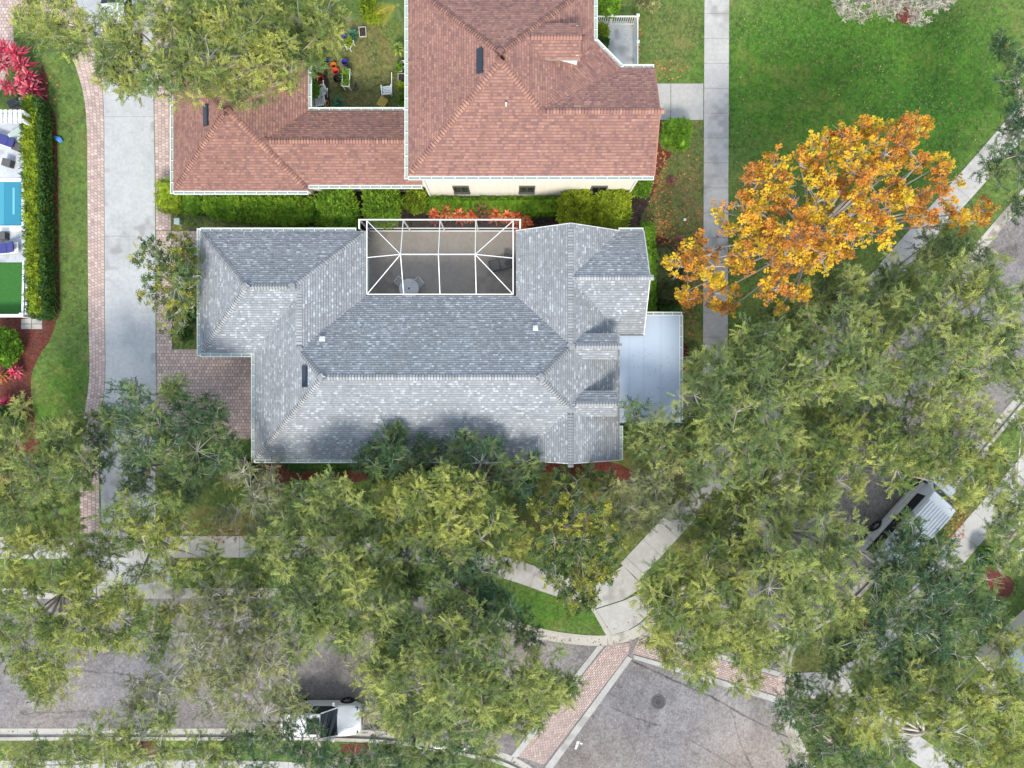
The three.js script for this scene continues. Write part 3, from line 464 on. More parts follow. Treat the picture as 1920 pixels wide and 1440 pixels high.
  // openings
  const win = (w, h, x, y, z, ry) => { const g = new THREE.Group(); g.name = 'window'; g.position.set(x, y, z); g.rotation.y = ry; house.add(g); part('frame', [box(w + 0.16, 0.09, 0.07, 0, h / 2 + 0.045, 0.03), box(w + 0.16, 0.09, 0.09, 0, -h / 2 - 0.045, 0.04), box(0.08, h, 0.07, -w / 2 - 0.04, 0, 0.03), box(0.08, h, 0.07, w / 2 + 0.04, 0, 0.03), box(0.04, h, 0.05, 0, 0, 0.025)], MAT.white, g); part('pane', box(w, h, 0.02, 0, 0, 0.012), MAT.glassDark, g); };
  win(2.6, 1.9, -8.7, 1.15, -6.2, Math.PI / 2); win(2.4, 2.1, -4, 1.12, -4.5, Math.PI); win(1.4, 1.4, -10, 1.5, 3.8, 0); win(1.4, 1.4, -4, 1.5, 3.8, 0); win(1.2, 1.4, 5.6, 1.5, -0.4, Math.PI / 2);
  part('front_door', rbox(0.06, 2.1, 1.0, 0.01, 5.63, 1.2, 1.2), paint(0.3, 0.05, 0.04, 0.4), house);
}
reseed(202);
{ // red house: two-storey hip with an east gable, single-storey wing
  const house = thing('red_house', 'two-storey cream house with terracotta red shingle roof and low wing', 'house'), p = 0.54, e = 6;
  const WX = -5.41, EX = 4.27, NZ = -20.9, SZ = -10.82, AN = W3(-0.57, -16.06, 8.614), AS = W3(-0.57, -15.66, 8.614), C = W3(1.45, -13.64, 7.523), G = W3(7.4, -13.64, 7.523), A = W3(EX, -17.9, e), B = W3(5.69, -16.46, e);
  const dr = [W3(0.655, -17.1, 7.952), W3(3.4, -17.1, 7.952), W3(3.4, -18.0, 7.466), W3(1.555, -18.0, 7.466), W3(3.4, -16.2, 7.466), W3(1.555, -16.2, 7.466)];
  const slopes = [[[W3(WX, NZ, e), AN, AS, W3(WX, SZ, e)], [-1, 0]], [[W3(WX, SZ, e), AS, C, G, W3(7.4, SZ, e)], [0, 1]], [[AN, W3(WX, NZ, e), W3(EX, NZ, e)], [0, -1]], [[AS, AN, W3(EX, NZ, e), A, C], [1, 0]], [[C, A, B], [0.71, -0.704]], [[C, B, W3(7.4, -16.46, e), G], [0, -1]],
    [[dr[0], dr[1], dr[2], dr[3]].map((v) => v.clone().setY(v.y + 0.03)), [0, -1]], [[dr[0], dr[5], dr[4], dr[1]].map((v) => v.clone().setY(v.y + 0.03)), [0, 1]]];
  const p2 = 0.56, a = W3(-15.38, -14.53, 5.055), b = W3(-15.13, -14.53, 5.055), cn = (x, z) => W3(x, z, 3), J = W3(-13.56, -13.29, 4.176), K = W3(-5.05, -13.29, 4.176);
  slopes.push([[cn(-19.05, -18.2), a, cn(-19.05, -10.86)], [-1, 0]], [[cn(-19.05, -10.86), a, b, cn(-11.46, -10.86)], [0, 1]], [[cn(-19.05, -18.2), cn(-11.46, -18.2), b, a], [0, -1]], [[b, cn(-11.46, -18.2), cn(-11.46, -15.39), J, cn(-11.46, -11.19), cn(-11.46, -10.86)], [1, 0]], [[J, cn(-11.46, -15.39), cn(-5.05, -15.39), K], [0, -1]], [[J, K, cn(-5.05, -11.19), cn(-11.46, -11.19)], [0, 1]]);
  const up3 = (v) => v.clone().setY(v.y + 0.03);
  const caps = [[W3(WX, SZ, e), AS, S_(p), Wd(p)], [W3(WX, NZ, e), AN, N_(p), Wd(p)], [W3(EX, NZ, e), AN, N_(p), E_(p)], [C, AS, S_(p), E_(p)], [C, G, N_(p), S_(p)], [up3(dr[0]), up3(dr[1]), N_(p), S_(p)], [cn(-19.05, -10.86), a, S_(p2), Wd(p2)], [cn(-11.46, -10.86), b, S_(p2), E_(p2)], [cn(-19.05, -18.2), a, N_(p2), Wd(p2)], [cn(-11.46, -18.2), b, N_(p2), E_(p2)], [J, K, N_(p2), S_(p2)]];
  buildRoof(house, slopes, caps, redTones, MAT.capRed, 0.15, [AN, AS, C, a, b, J]);
  const f1 = [[-4.95, -20.4], [3.82, -20.4], [3.82, -17.7], [5.5, -16.02], [6.95, -16.02], [6.95, -11.22], [-4.95, -11.22]], f2 = [[-18.6, -17.75], [-11.9, -17.75], [-11.9, -14.95], [-4.96, -14.95], [-4.96, -11.62], [-11.9, -11.62], [-11.9, -11.3], [-18.6, -11.3]];
  part('wall', plate(f1, 5.88, -0.05), MAT.stucco, house); part('wing_wall', plate(f2, 2.86, -0.05), MAT.stucco, house); footprints.push(f1, f2); hard.push(f1, f2);
  { const P = [], f = (...v) => v.forEach((k) => P.push(k.x, k.y, k.z)), q = [W3(7.1, -15.8, 5.86), W3(7.1, -11.4, 5.86), W3(7.1, -13.64, 7.25)]; f(q[0], q[2], q[1]); part('gable_wall', triGeo(P), MAT.stucco, house); }
  part('gable_wall', box(0.12, 1.3, 1.5, 3.25, 6.95, -17.1), MAT.white, house); part('gable_wall', box(1.6, 1.0, 0.1, 2.45, 6.95, -16.42), MAT.white, house); part('gable_wall', box(1.6, 1.0, 0.1, 2.45, 6.95, -17.78), MAT.white, house);
  const eave = (u, v, out) => gutter(house, u, v, out);
  eave(W3(WX, NZ, 5.98), W3(WX, SZ + 0.15, 5.98), [-1, 0]); eave(W3(WX, SZ, 5.98), W3(7.4, SZ, 5.98), [0, 1]); eave(W3(EX, NZ, 5.98), W3(EX, -17.85, 5.98), [1, 0]); eave(W3(EX, -17.9, 5.98), W3(5.69, -16.46, 5.98), [0.71, -0.704]); eave(W3(5.75, -16.46, 5.98), W3(7.4, -16.46, 5.98), [0, -1]);
  eave(W3(-19.05, -18.2, 2.98), W3(-19.05, -10.71, 2.98), [-1, 0]); eave(W3(-19.05, -10.86, 2.98), W3(-11.46, -10.86, 2.98), [0, 1]); eave(W3(-11.46, -18.2, 2.98), W3(-11.46, -15.5, 2.98), [1, 0]); eave(W3(-11.46, -15.39, 2.98), W3(-5.5, -15.39, 2.98), [0, -1]); eave(W3(-11.46, -11.19, 2.98), W3(-5.05, -11.19, 2.98), [0, 1]);
  for (const [u, v] of [[W3(7.42, SZ, 6), G], [G, W3(7.42, -16.46, 6)]]) part('rake_board', bar(u.clone().setY(u.y - 0.05), v.clone().setY(v.y - 0.05), 0.045, 0.12), paint(0.36, 0.17, 0.12, 0.8), house);
  const dark = paint(0.03, 0.036, 0.05, 0.25), pane = paint(0.022, 0.03, 0.045, 0.08);
  fixture(house, 'skylight', 901, 115, 8.08, 0.36, 1.2, 0.12, [0, Math.atan(p)], [dark, pane]); fixture(house, 'skylight', 388, 217, 4.385, 0.36, 1.15, 0.12, [0, Math.atan(p2)], [dark, pane]);
  { const q = at(949, 198, 7.66); part('vent_pipe', cyl(0.045, 0.045, 0.4, q.x, q.y + 0.12, q.z), MAT.trim, house); }
  // south windows, downspouts, base board
  const win = (px) => { const x = (px - 960) * (FLY - 2.1) / FOCAL, g = new THREE.Group(); g.name = 'window'; g.position.set(x, 2.1, -11.22); house.add(g); part('frame', [box(0.92, 0.08, 0.1, 0, 0.66, 0.04), box(0.96, 0.1, 0.14, 0, -0.67, 0.06), box(0.08, 1.24, 0.1, -0.42, 0, 0.04), box(0.08, 1.24, 0.1, 0.42, 0, 0.04), box(0.05, 1.24, 0.06, 0, 0, 0.03)], paint(0.08, 0.075, 0.07, 0.6), g); part('pane', box(0.78, 1.26, 0.02, 0, 0, 0.012), MAT.glassDark, g); };
  for (const px of [865, 988, 1122]) win(px);
  for (const [x, z, h] of [[-4.85, -11.16, 5.9], [6.85, -11.16, 5.9], [-18.5, -11.24, 2.9]]) part('downspout', rbox(0.09, h, 0.07, 0.01, x, h / 2, z), MAT.white, house);
}
// ---------------------------------------------------------------- screened patio behind the grey house
reseed(505);
{
  const enc = thing('screen_enclosure', 'white aluminium screen enclosure with hipped mesh roof over the patio', 'patio enclosure'), hb = 3.05, hr = 4.02;
  const c = { nw: at(688, 414, hb), ne: at(962, 414, hb), se: at(962, 552, hb), sw: at(688, 552, hb) }, r0 = at(751, 477, hr), r1 = at(891, 477, hr), rm = at(822, 477, hr);
  const N = [756, 825, 892].map((x) => at(x, 414, hb)), S = [757, 825, 893].map((x) => at(x, 552, hb)), w0 = at(688, 483, hb), e0 = at(962, 484, hb), R = [r0, rm, r1];
  const beam = (a, b, w = 0.04) => part('beam', bar(a, b, w, w * 1.2), MAT.alu, enc);
  beam(at(672, 412, hb), at(977, 412, hb), 0.06); beam(c.nw, c.sw, 0.055); beam(c.ne, c.se, 0.055); beam(c.sw, c.se, 0.06); beam(r0, r1, 0.05);
  for (const [a, b] of [[c.nw, r0], [c.sw, r0], [c.ne, r1], [c.se, r1], [w0, r0], [e0, r1]]) beam(a, b);
  for (let i = 0; i < 3; i++) { beam(N[i], R[i]); beam(S[i], R[i]); }
  const zN = at(700, 412, hb).z, xs = [at(672, 412, hb).x + 0.05, ...N.map((p) => p.x), at(977, 412, hb).x - 0.05];
  for (const x of xs) part('post', bar(new V3(x, 0, zN), new V3(x, hb - 0.06, zN), 0.075), MAT.alu, enc);
  for (const x of [xs[0], xs[4]]) { beam(new V3(x, hb, zN), new V3(x, hb, -8.72), 0.08); part('post', bar(new V3(x, 0, -8.75), new V3(x, hb - 0.06, -8.75), 0.06), MAT.alu, enc); part('rail', bar(new V3(x, 0.85, zN), new V3(x, 0.85, -8.75), 0.05), MAT.alu, enc); }
  part('rail', bar(new V3(xs[0], 0.85, zN), new V3(xs[4], 0.85, zN), 0.06), MAT.alu, enc); part('rail', bar(new V3(xs[0], 0.06, zN), new V3(xs[4], 0.06, zN), 0.07), MAT.alu, enc);
  const mesh = new THREE.MeshStandardMaterial({ color: lin(0.05, 0.048, 0.048), roughness: 0.9, transparent: true, opacity: 0.18, side: THREE.DoubleSide });
  const panel = (...v) => { const P = [], f = (q) => P.push(q.x, q.y, q.z); for (let i = 1; i + 1 < v.length; i++) [v[0], v[i], v[i + 1]].forEach(f); part('screen_panel', triGeo(P), mesh, enc); };
  panel(c.nw, N[0], r0); panel(N[0], N[1], rm, r0); panel(N[1], N[2], r1, rm); panel(N[2], c.ne, r1); panel(c.sw, r0, S[0]); panel(S[0], r0, rm, S[1]); panel(S[1], rm, r1, S[2]); panel(S[2], r1, c.se); panel(c.nw, r0, w0); panel(w0, r0, c.sw); panel(c.ne, e0, r1); panel(e0, c.se, r1);
  for (let i = 0; i < 4; i++) panel(new V3(xs[i], 0.9, zN), new V3(xs[i + 1], 0.9, zN), new V3(xs[i + 1], hb - 0.1, zN), new V3(xs[i], hb - 0.1, zN));
  part('patio_slab', plate([[-8.7, -9.3], [0.5, -9.3], [0.5, -8.15], [0.7, -8.15], [0.7, -4.5], [-8.7, -4.5]], 0.09, -0.05), MAT.deck, enc); hard.push([[-8.8, -9.35], [0.8, -9.35], [0.8, -4.4], [-8.8, -4.4]]);
}
// patio furniture
{
  const metal = paint(0.74, 0.75, 0.77, 0.4), p = at(767, 541, 0.74), t = thing('patio_table', 'round pale slatted patio table inside the screen enclosure', 'table', [p.x, 0.09, p.z]);
  part('tabletop_rim', move(new THREE.TorusGeometry(0.56, 0.025, 8, 36), 0, 0.7, 0, 0, Math.PI / 2), metal, t);
  for (let i = -5; i <= 5; i++) { const z = i * 0.1, l = 2 * Math.sqrt(0.55 ** 2 - z * z); part('slat', box(l, 0.02, 0.088, 0, 0.7, z), metal, t); }
  for (let i = 0; i < 4; i++) { const a = i * Math.PI / 2 + 0.78; part('leg', bar(new V3(Math.cos(a) * 0.12, 0.68, Math.sin(a) * 0.12), new V3(Math.cos(a) * 0.42, 0, Math.sin(a) * 0.42), 0.04), metal, t); }
  part('umbrella_cap', cyl(0.035, 0.05, 0.09, 0, 0.75, 0), MAT.frameDark, t);
  const chair = (px, py, turn, label) => { const q = at(px, py, 0.6), g = thing('patio_chair', label, 'chair', [q.x, 0.09, q.z], turn, 'patio chairs at the round table'); const m = paint(0.42, 0.4, 0.38, 0.5); part('seat', rbox(0.46, 0.03, 0.46, 0.012, 0, 0.43, 0), m, g); part('backrest', [box(0.46, 0.05, 0.03, 0, 0.86, -0.24), box(0.03, 0.44, 0.03, -0.22, 0.65, -0.235), box(0.03, 0.44, 0.03, 0.22, 0.65, -0.235), box(0.03, 0.4, 0.02, -0.08, 0.65, -0.235), box(0.03, 0.4, 0.02, 0.08, 0.65, -0.235)], metal, g); for (const s of [-1, 1]) { part('armrest', rbox(0.05, 0.03, 0.44, 0.01, s * 0.25, 0.62, -0.02), metal, g); for (const e of [-1, 1]) part('leg', bar(new V3(s * 0.21, 0.43, e * 0.2), new V3(s * 0.23, 0, e * 0.22), 0.03), metal, g); } };
  chair(749, 529, -0.7, 'metal patio chair at the round table, garage side'); chair(785, 531, 0.7, 'metal patio chair at the round table, lounger side');
  const l = at(938, 496, 0.4), s = thing('chaise_lounge', 'dark grey cushioned chaise lounge inside the screen enclosure', 'lounge', [l.x, 0.09, l.z], 0.22), ch = paint(0.05, 0.05, 0.055, 0.8), cu = paint(0.12, 0.115, 0.115, 0.95);
  part('frame', [rbox(1.32, 0.08, 0.7, 0.03, 0, 0.28, 0)], ch, s); part('cushion', rbox(0.62, 0.12, 0.62, 0.04, 0.3, 0.38, 0), cu, s); part('cushion', rbox(0.56, 0.12, 0.6, 0.04, -0.32, 0.38, 0), cu, s); part('round_pillow', move(new THREE.SphereGeometry(0.15, 14, 10).scale(1, 0.45, 1.25), 0.42, 0.48, 0.02), ch, s);
  for (const x of [-0.58, 0.58]) for (const z of [-0.28, 0.28]) part('leg', cyl(0.025, 0.02, 0.26, x, 0.13, z, 8), ch, s);
  part('headrest', move(rbox(0.1, 0.42, 0.6, 0.04), 0.68, 0.5, 0, 0, 0, -0.3), ch, s);
  const o = at(950, 480, 0.3), st = thing('side_stool', 'small dark round stool beside the chaise lounge', 'stool', [o.x, 0.09, o.z]); part('top', cyl(0.17, 0.17, 0.05, 0, 0.4, 0, 20), ch, st); for (let i = 0; i < 3; i++) part('leg', bar(new V3(Math.cos(i * 2.1) * 0.1, 0.4, Math.sin(i * 2.1) * 0.1), new V3(Math.cos(i * 2.1) * 0.17, 0, Math.sin(i * 2.1) * 0.17), 0.03), ch, st);
}
{ // white picket fence round the pale patio north of the red house
  const f = thing('picket_fence', 'white picket fence enclosing the pale patio beside red house', 'fence'), h = 1.15, A = at(1112, 30, h), B = at(1196, 30, h), C = at(1196, 128, h), rail = (a, b, y) => part('rail', bar(a.clone().setY(y), b.clone().setY(y), 0.06, 0.09), MAT.white, f);
  for (const [a, b] of [[A, B], [B, C]]) { rail(a, b, h - 0.06); rail(a, b, 0.2); const n = Math.round(a.distanceTo(b) / 0.13); for (let i = 1; i < n; i++) { const p = a.clone().lerp(b, i / n); part('picket', rbox(0.045, h - 0.3, 0.045, 0.006, p.x, h / 2 + 0.05, p.z), MAT.white, f); } }
  for (const p of [A.clone().lerp(B, 0.02), A.clone().lerp(B, 0.42), B, B.clone().lerp(C, 0.5), B.clone().lerp(C, 0.98)]) { const g = part('post', rbox(0.14, h + 0.1, 0.14, 0.01, p.x, (h + 0.1) / 2, p.z), MAT.white, f); part('post_cap', move(new THREE.ConeGeometry(0.13, 0.09, 4), p.x, h + 0.145, p.z, Math.PI / 4), MAT.white, g); }
  const g = settingGroup('patio'), q = plan([[1105, 40], [1192, 40], [1192, 128], [1150, 128], [1105, 90]]); part('slab', plate(q, 0.03, -0.05), std({ map: concreteMap(111, [0.8, 0.79, 0.77], 0.6), roughness: 0.95 }), g); hard.push(q);
}
{ // flag on a short staff at the porch
  const p = at(1290, 672, 1.9), g = thing('flag', 'small red and white striped flag with blue canton hung from porch', 'flag', [p.x, 0, p.z], -0.35);
  part('staff', bar(new V3(-0.5, 2.1, 0.15), new V3(0.35, 2.5, -0.25), 0.025), MAT.white, g);
  const at2 = (u, v) => new V3(0.35 - u * 0.3 - v * 0.12, 2.42 - v * 0.42 - u * 0.15, -0.22 + u * 0.22 + v * 0.42 + 0.05 * Math.sin(u * 9 + v * 2));
  for (let s = 0; s < 13; s++) { const P = [], n = 8; for (let i = 0; i < n; i++) { const a = at2(s / 13, i / n), b = at2((s + 1) / 13, i / n), c = at2((s + 1) / 13, (i + 1) / n), d = at2(s / 13, (i + 1) / n); for (const t of [[a, b, c], [a, c, d]]) for (const v of t) P.push(v.x, v.y, v.z); } part('stripe', triGeo(P), s % 2 ? paint(0.75, 0.74, 0.72, 0.9) : paint(0.45, 0.02, 0.03, 0.9), g); }
  { const P = []; for (let i = 0; i < 4; i++) for (let s = 0; s < 4; s++) { const o = new V3(0.004, 0.006, -0.004), q = (u, v) => at2(u, v).add(o), a = q(s * 0.135, i * 0.1), b = q((s + 1) * 0.135, i * 0.1), c = q((s + 1) * 0.135, (i + 1) * 0.1), d = q(s * 0.135, (i + 1) * 0.1); for (const t of [[a, b, c], [a, c, d]]) for (const v of t) P.push(v.x, v.y, v.z); } part('canton', triGeo(P), paint(0.03, 0.05, 0.16, 0.9), g); }
}
{ const p = at(332, 415, 0.4), g = thing('utility_box', 'pale green square utility box on the grass by garage corner', 'utility box', [p.x, 0, p.z]); part('body', rbox(0.3, 0.42, 0.34, 0.03, 0, 0.21, 0), paint(0.36, 0.48, 0.42, 0.6), g); part('lid', rbox(0.34, 0.05, 0.38, 0.02, 0, 0.44, 0), paint(0.46, 0.56, 0.5, 0.55), g); }
{ const p = at(1284, 412, 0.1), g = thing('cleanout_cap', 'small round white pipe cap standing in the lawn', 'pipe cap', [p.x, 0, p.z]); part('pipe', cyl(0.07, 0.07, 0.12, 0, 0.06, 0, 18), MAT.white, g); part('lid', cyl(0.085, 0.09, 0.03, 0, 0.135, 0, 18), MAT.white, g); part('nut', box(0.05, 0.03, 0.05, 0, 0.162, 0), MAT.trim, g); }
{ const p = at(108, 260, 0.1), g = thing('pool_toy', 'bright blue curled pool float lying on the grass beside hedge', 'pool toy', [p.x, 0.05, p.z], -0.6), P = []; tube2(P, [[-0.42, 0.05, 0.12], [-0.1, 0.08, 0.0], [0.12, 0.1, -0.06], [0.34, 0.07, 0.02]], [0.03, 0.09, 0.12, 0.07]); part('float', triGeo(P), paint(0.06, 0.22, 0.62, 0.4), g); const Q = []; tube2(Q, [[-0.1, 0.1, 0.1], [0.1, 0.14, 0.06], [0.3, 0.1, 0.1]], [0.03, 0.05, 0.03]); part('strap', triGeo(Q), paint(0.12, 0.32, 0.72, 0.4), g); }
function tube2(out, pts, rad) { const c = new THREE.CatmullRomCurve3(pts.map((p) => new V3(...p))), n = 12, m = 8, ring = []; for (let i = 0; i <= n; i++) { const t = i / n, p = c.getPoint(t), d = c.getTangent(t), s = new V3().crossVectors(d, new V3(0, 1, 0)).normalize(), u = new V3().crossVectors(s, d), f = t * (rad.length - 1), k = Math.min(rad.length - 2, Math.floor(f)), r = lerp(rad[k], rad[k + 1], f - k); ring.push([...Array(m).keys()].map((j) => p.clone().addScaledVector(s, Math.cos(j / m * 6.283) * r).addScaledVector(u, Math.sin(j / m * 6.283) * r * 0.6))); } for (let i = 0; i < n; i++) for (let j = 0; j < m; j++) { const l = (j + 1) % m; for (const v of [ring[i][j], ring[i + 1][j], ring[i][l], ring[i][l], ring[i + 1][j], ring[i + 1][l]]) out.push(v.x, v.y, v.z); } }

// ---------------------------------------------------------------- neighbour's pool terrace west of the hedge
{
  const stone = std({ map: concreteMap(121, [0.7, 0.71, 0.735], 0.5), roughness: 0.8 }), g = settingGroup('pool_terrace'), px = (l) => plan(l);
  for (const p of [[[-60, 208], [46, 208], [46, 334], [-60, 334]], [[-60, 424.6], [50, 424.6], [50, 492], [-60, 492]]]) { part('slab', plate(px(p), 0.04, -0.05), stone, g); }
  for (const p of [[[-60, 334.5], [46, 334.5], [46, 341], [-60, 341]], [[42, 341.5], [47, 341.5], [48, 424], [42, 424]], [[-60, 423.5], [41.6, 423.5], [41.6, 434], [-60, 434]]]) part('coping', plate(px(p), 0.07, -0.05), MAT.white, g);
  hard.push(px([[-60, 200], [52, 200], [52, 600], [-60, 600]]));
  const pool = settingGroup('pool'), tile = paint(0.05, 0.24, 0.33, 0.5), b = px([[-60, 341], [42, 341], [42, 424], [-60, 424]]);
  part('basin_floor', plate(b, 0.006, -0.1), tile, pool); part('bench', plate(px([[-60, 342], [8, 342], [8, 422], [-60, 422]]), 0.014, -0.1), paint(0.1, 0.33, 0.41, 0.5), pool); part('step', plate(px([[24, 352], [28, 352], [28, 402], [24, 402]]), 0.02, -0.1), paint(0.25, 0.52, 0.58, 0.5), pool);
  part('water', plate(b, 0.045), new THREE.MeshPhysicalMaterial({ color: lin(0.75, 0.93, 0.97), roughness: 0.03, transmission: 1, thickness: 0, ior: 1.33 }), pool);
  const turf = px([[-60, 493], [50, 493], [50, 588], [-60, 588]]); setting('artificial_turf', plate(turf, 0.03, -0.05), std({ map: texture(256, 2, (x, y, n) => { const k = 0.7 + 0.5 * n(128, 131); return [0.2 * k, 0.41 * k, 0.16 * k]; }), roughness: 1 }));
  const w = thing('garden_wall', 'low white wall round the artificial turf and pool terrace', 'wall'), seg = (p, q, h = 0.75) => part('panel', bar(at(...p, h / 2), at(...q, h / 2), 0.12, h), MAT.white, w), cap = (p, q, h = 0.78) => part('coping', bar(at(...p, h), at(...q, h), 0.18, 0.06), MAT.white, w);
  seg([52, 490], [50, 590]); cap([52, 490], [50, 590]); seg([-60, 592], [49, 592]); cap([-60, 592], [46, 592]); part('post', rbox(0.26, 0.9, 0.26, 0.02, at(50, 592, 0.4).x, 0.45, at(50, 592, 0.4).z), MAT.white, w);
  const pg = thing('pergola', 'white beamed pergola at the top of the pool terrace', 'pergola'), hp = 2.2; for (const y of [210, 226]) part('beam', bar(at(-80, y, hp), at(46, y, hp), 0.14, 0.2), MAT.white, pg); for (let x = -70; x < 46; x += 9) part('slat', bar(at(x, 206, hp + 0.16), at(x, 231, hp + 0.16), 0.16, 0.07), MAT.white, pg); for (const [x, y] of [[42, 211], [42, 226], [-60, 211], [-60, 226]]) { const p = at(x, y, hp); part('post', rbox(0.16, hp - 0.1, 0.16, 0.01, p.x, hp / 2, p.z), MAT.white, pg); }
  const st = settingGroup('equipment_pad'); for (const [x, y] of [[41, 598], [61, 598], [41, 608], [61, 608]]) part('slab', plate(px([[x, y], [x + 19, y], [x + 19, y + 9], [x, y + 9]]), 0.06, -0.04), MAT.walk, st); hard.push(px([[40, 596], [81, 596], [81, 618], [40, 618]]));
  const lounger = (x, y, ry, label) => { const p = at(x, y, 0.35), q = thing('sun_lounger', label, 'lounger', [p.x, 0.04, p.z], ry, 'blue sun loungers on the pool terrace'); const bl = paint(0.045, 0.05, 0.2, 0.9); part('frame', rbox(1.9, 0.07, 0.66, 0.02, 0, 0.26, 0), MAT.white, q); part('cushion', rbox(1.22, 0.1, 0.6, 0.04, -0.3, 0.35, 0), bl, q); part('back_cushion', move(rbox(0.66, 0.1, 0.6, 0.04), 0.6, 0.47, 0, 0, 0, 0.5), bl, q); for (const a of [-0.85, 0.85]) for (const c of [-0.27, 0.27]) part('leg', cyl(0.025, 0.025, 0.24, a, 0.12, c, 8), MAT.white, q); };
  lounger(4, 466, 0.08, 'blue cushioned sun lounger between pool edge and artificial turf'); lounger(6, 262, -0.35, 'blue cushioned sun lounger under the white pergola edge');
  const cube = (x, y, ry, label) => { const p = at(x, y, 0.3), q = thing('terrace_ottoman', label, 'ottoman', [p.x, 0.04, p.z], ry); part('body', rbox(0.5, 0.36, 0.44, 0.03, 0, 0.2, 0), paint(0.07, 0.065, 0.07, 0.9), q); part('cushion', rbox(0.52, 0.07, 0.46, 0.03, 0, 0.415, 0), paint(0.1, 0.095, 0.1, 0.95), q); };
  cube(15, 306, -0.25, 'dark square ottoman beside the pool coping'); cube(34, 277, -0.4, 'dark square ottoman near the glass top table'); cube(5, 442, 0, 'small dark ottoman below the pool coping');
  const tp = at(30, 252, 0.45), tt = thing('glass_table', 'glass topped low table under the pergola edge', 'table', [tp.x, 0.04, tp.z], 0.6); part('top', rbox(0.8, 0.02, 0.55, 0.008, 0, 0.42, 0), paint(0.4, 0.47, 0.42, 0.08), tt); part('frame', [box(0.84, 0.03, 0.04, 0, 0.4, 0.27), box(0.84, 0.03, 0.04, 0, 0.4, -0.27), box(0.04, 0.03, 0.56, 0.4, 0.4, 0), box(0.04, 0.03, 0.56, -0.4, 0.4, 0)], MAT.alu, tt); for (const a of [-0.38, 0.38]) for (const c of [-0.25, 0.25]) part('leg', box(0.03, 0.4, 0.03, a, 0.2, c), MAT.alu, tt);
  const gp = at(32, 196, 0.5), gr = thing('barbecue', 'black barbecue beside the ti plants above pergola', 'grill', [gp.x, 0.03, gp.z], 0.3); part('body', rbox(0.6, 0.5, 0.45, 0.04, 0, 0.45, 0), MAT.frameDark, gr); part('hood', move(new THREE.CylinderGeometry(0.24, 0.24, 0.6, 16, 1, false, 0, Math.PI), 0, 0.7, 0, 0, 0, Math.PI / 2), MAT.frameDark, gr); part('shelf', box(0.3, 0.03, 0.4, 0.46, 0.7, 0), MAT.alu, gr); for (const x of [-0.25, 0.25]) part('leg', box(0.05, 0.3, 0.4, x, 0.13, 0), MAT.frameDark, gr);
}
const planterFill = [];
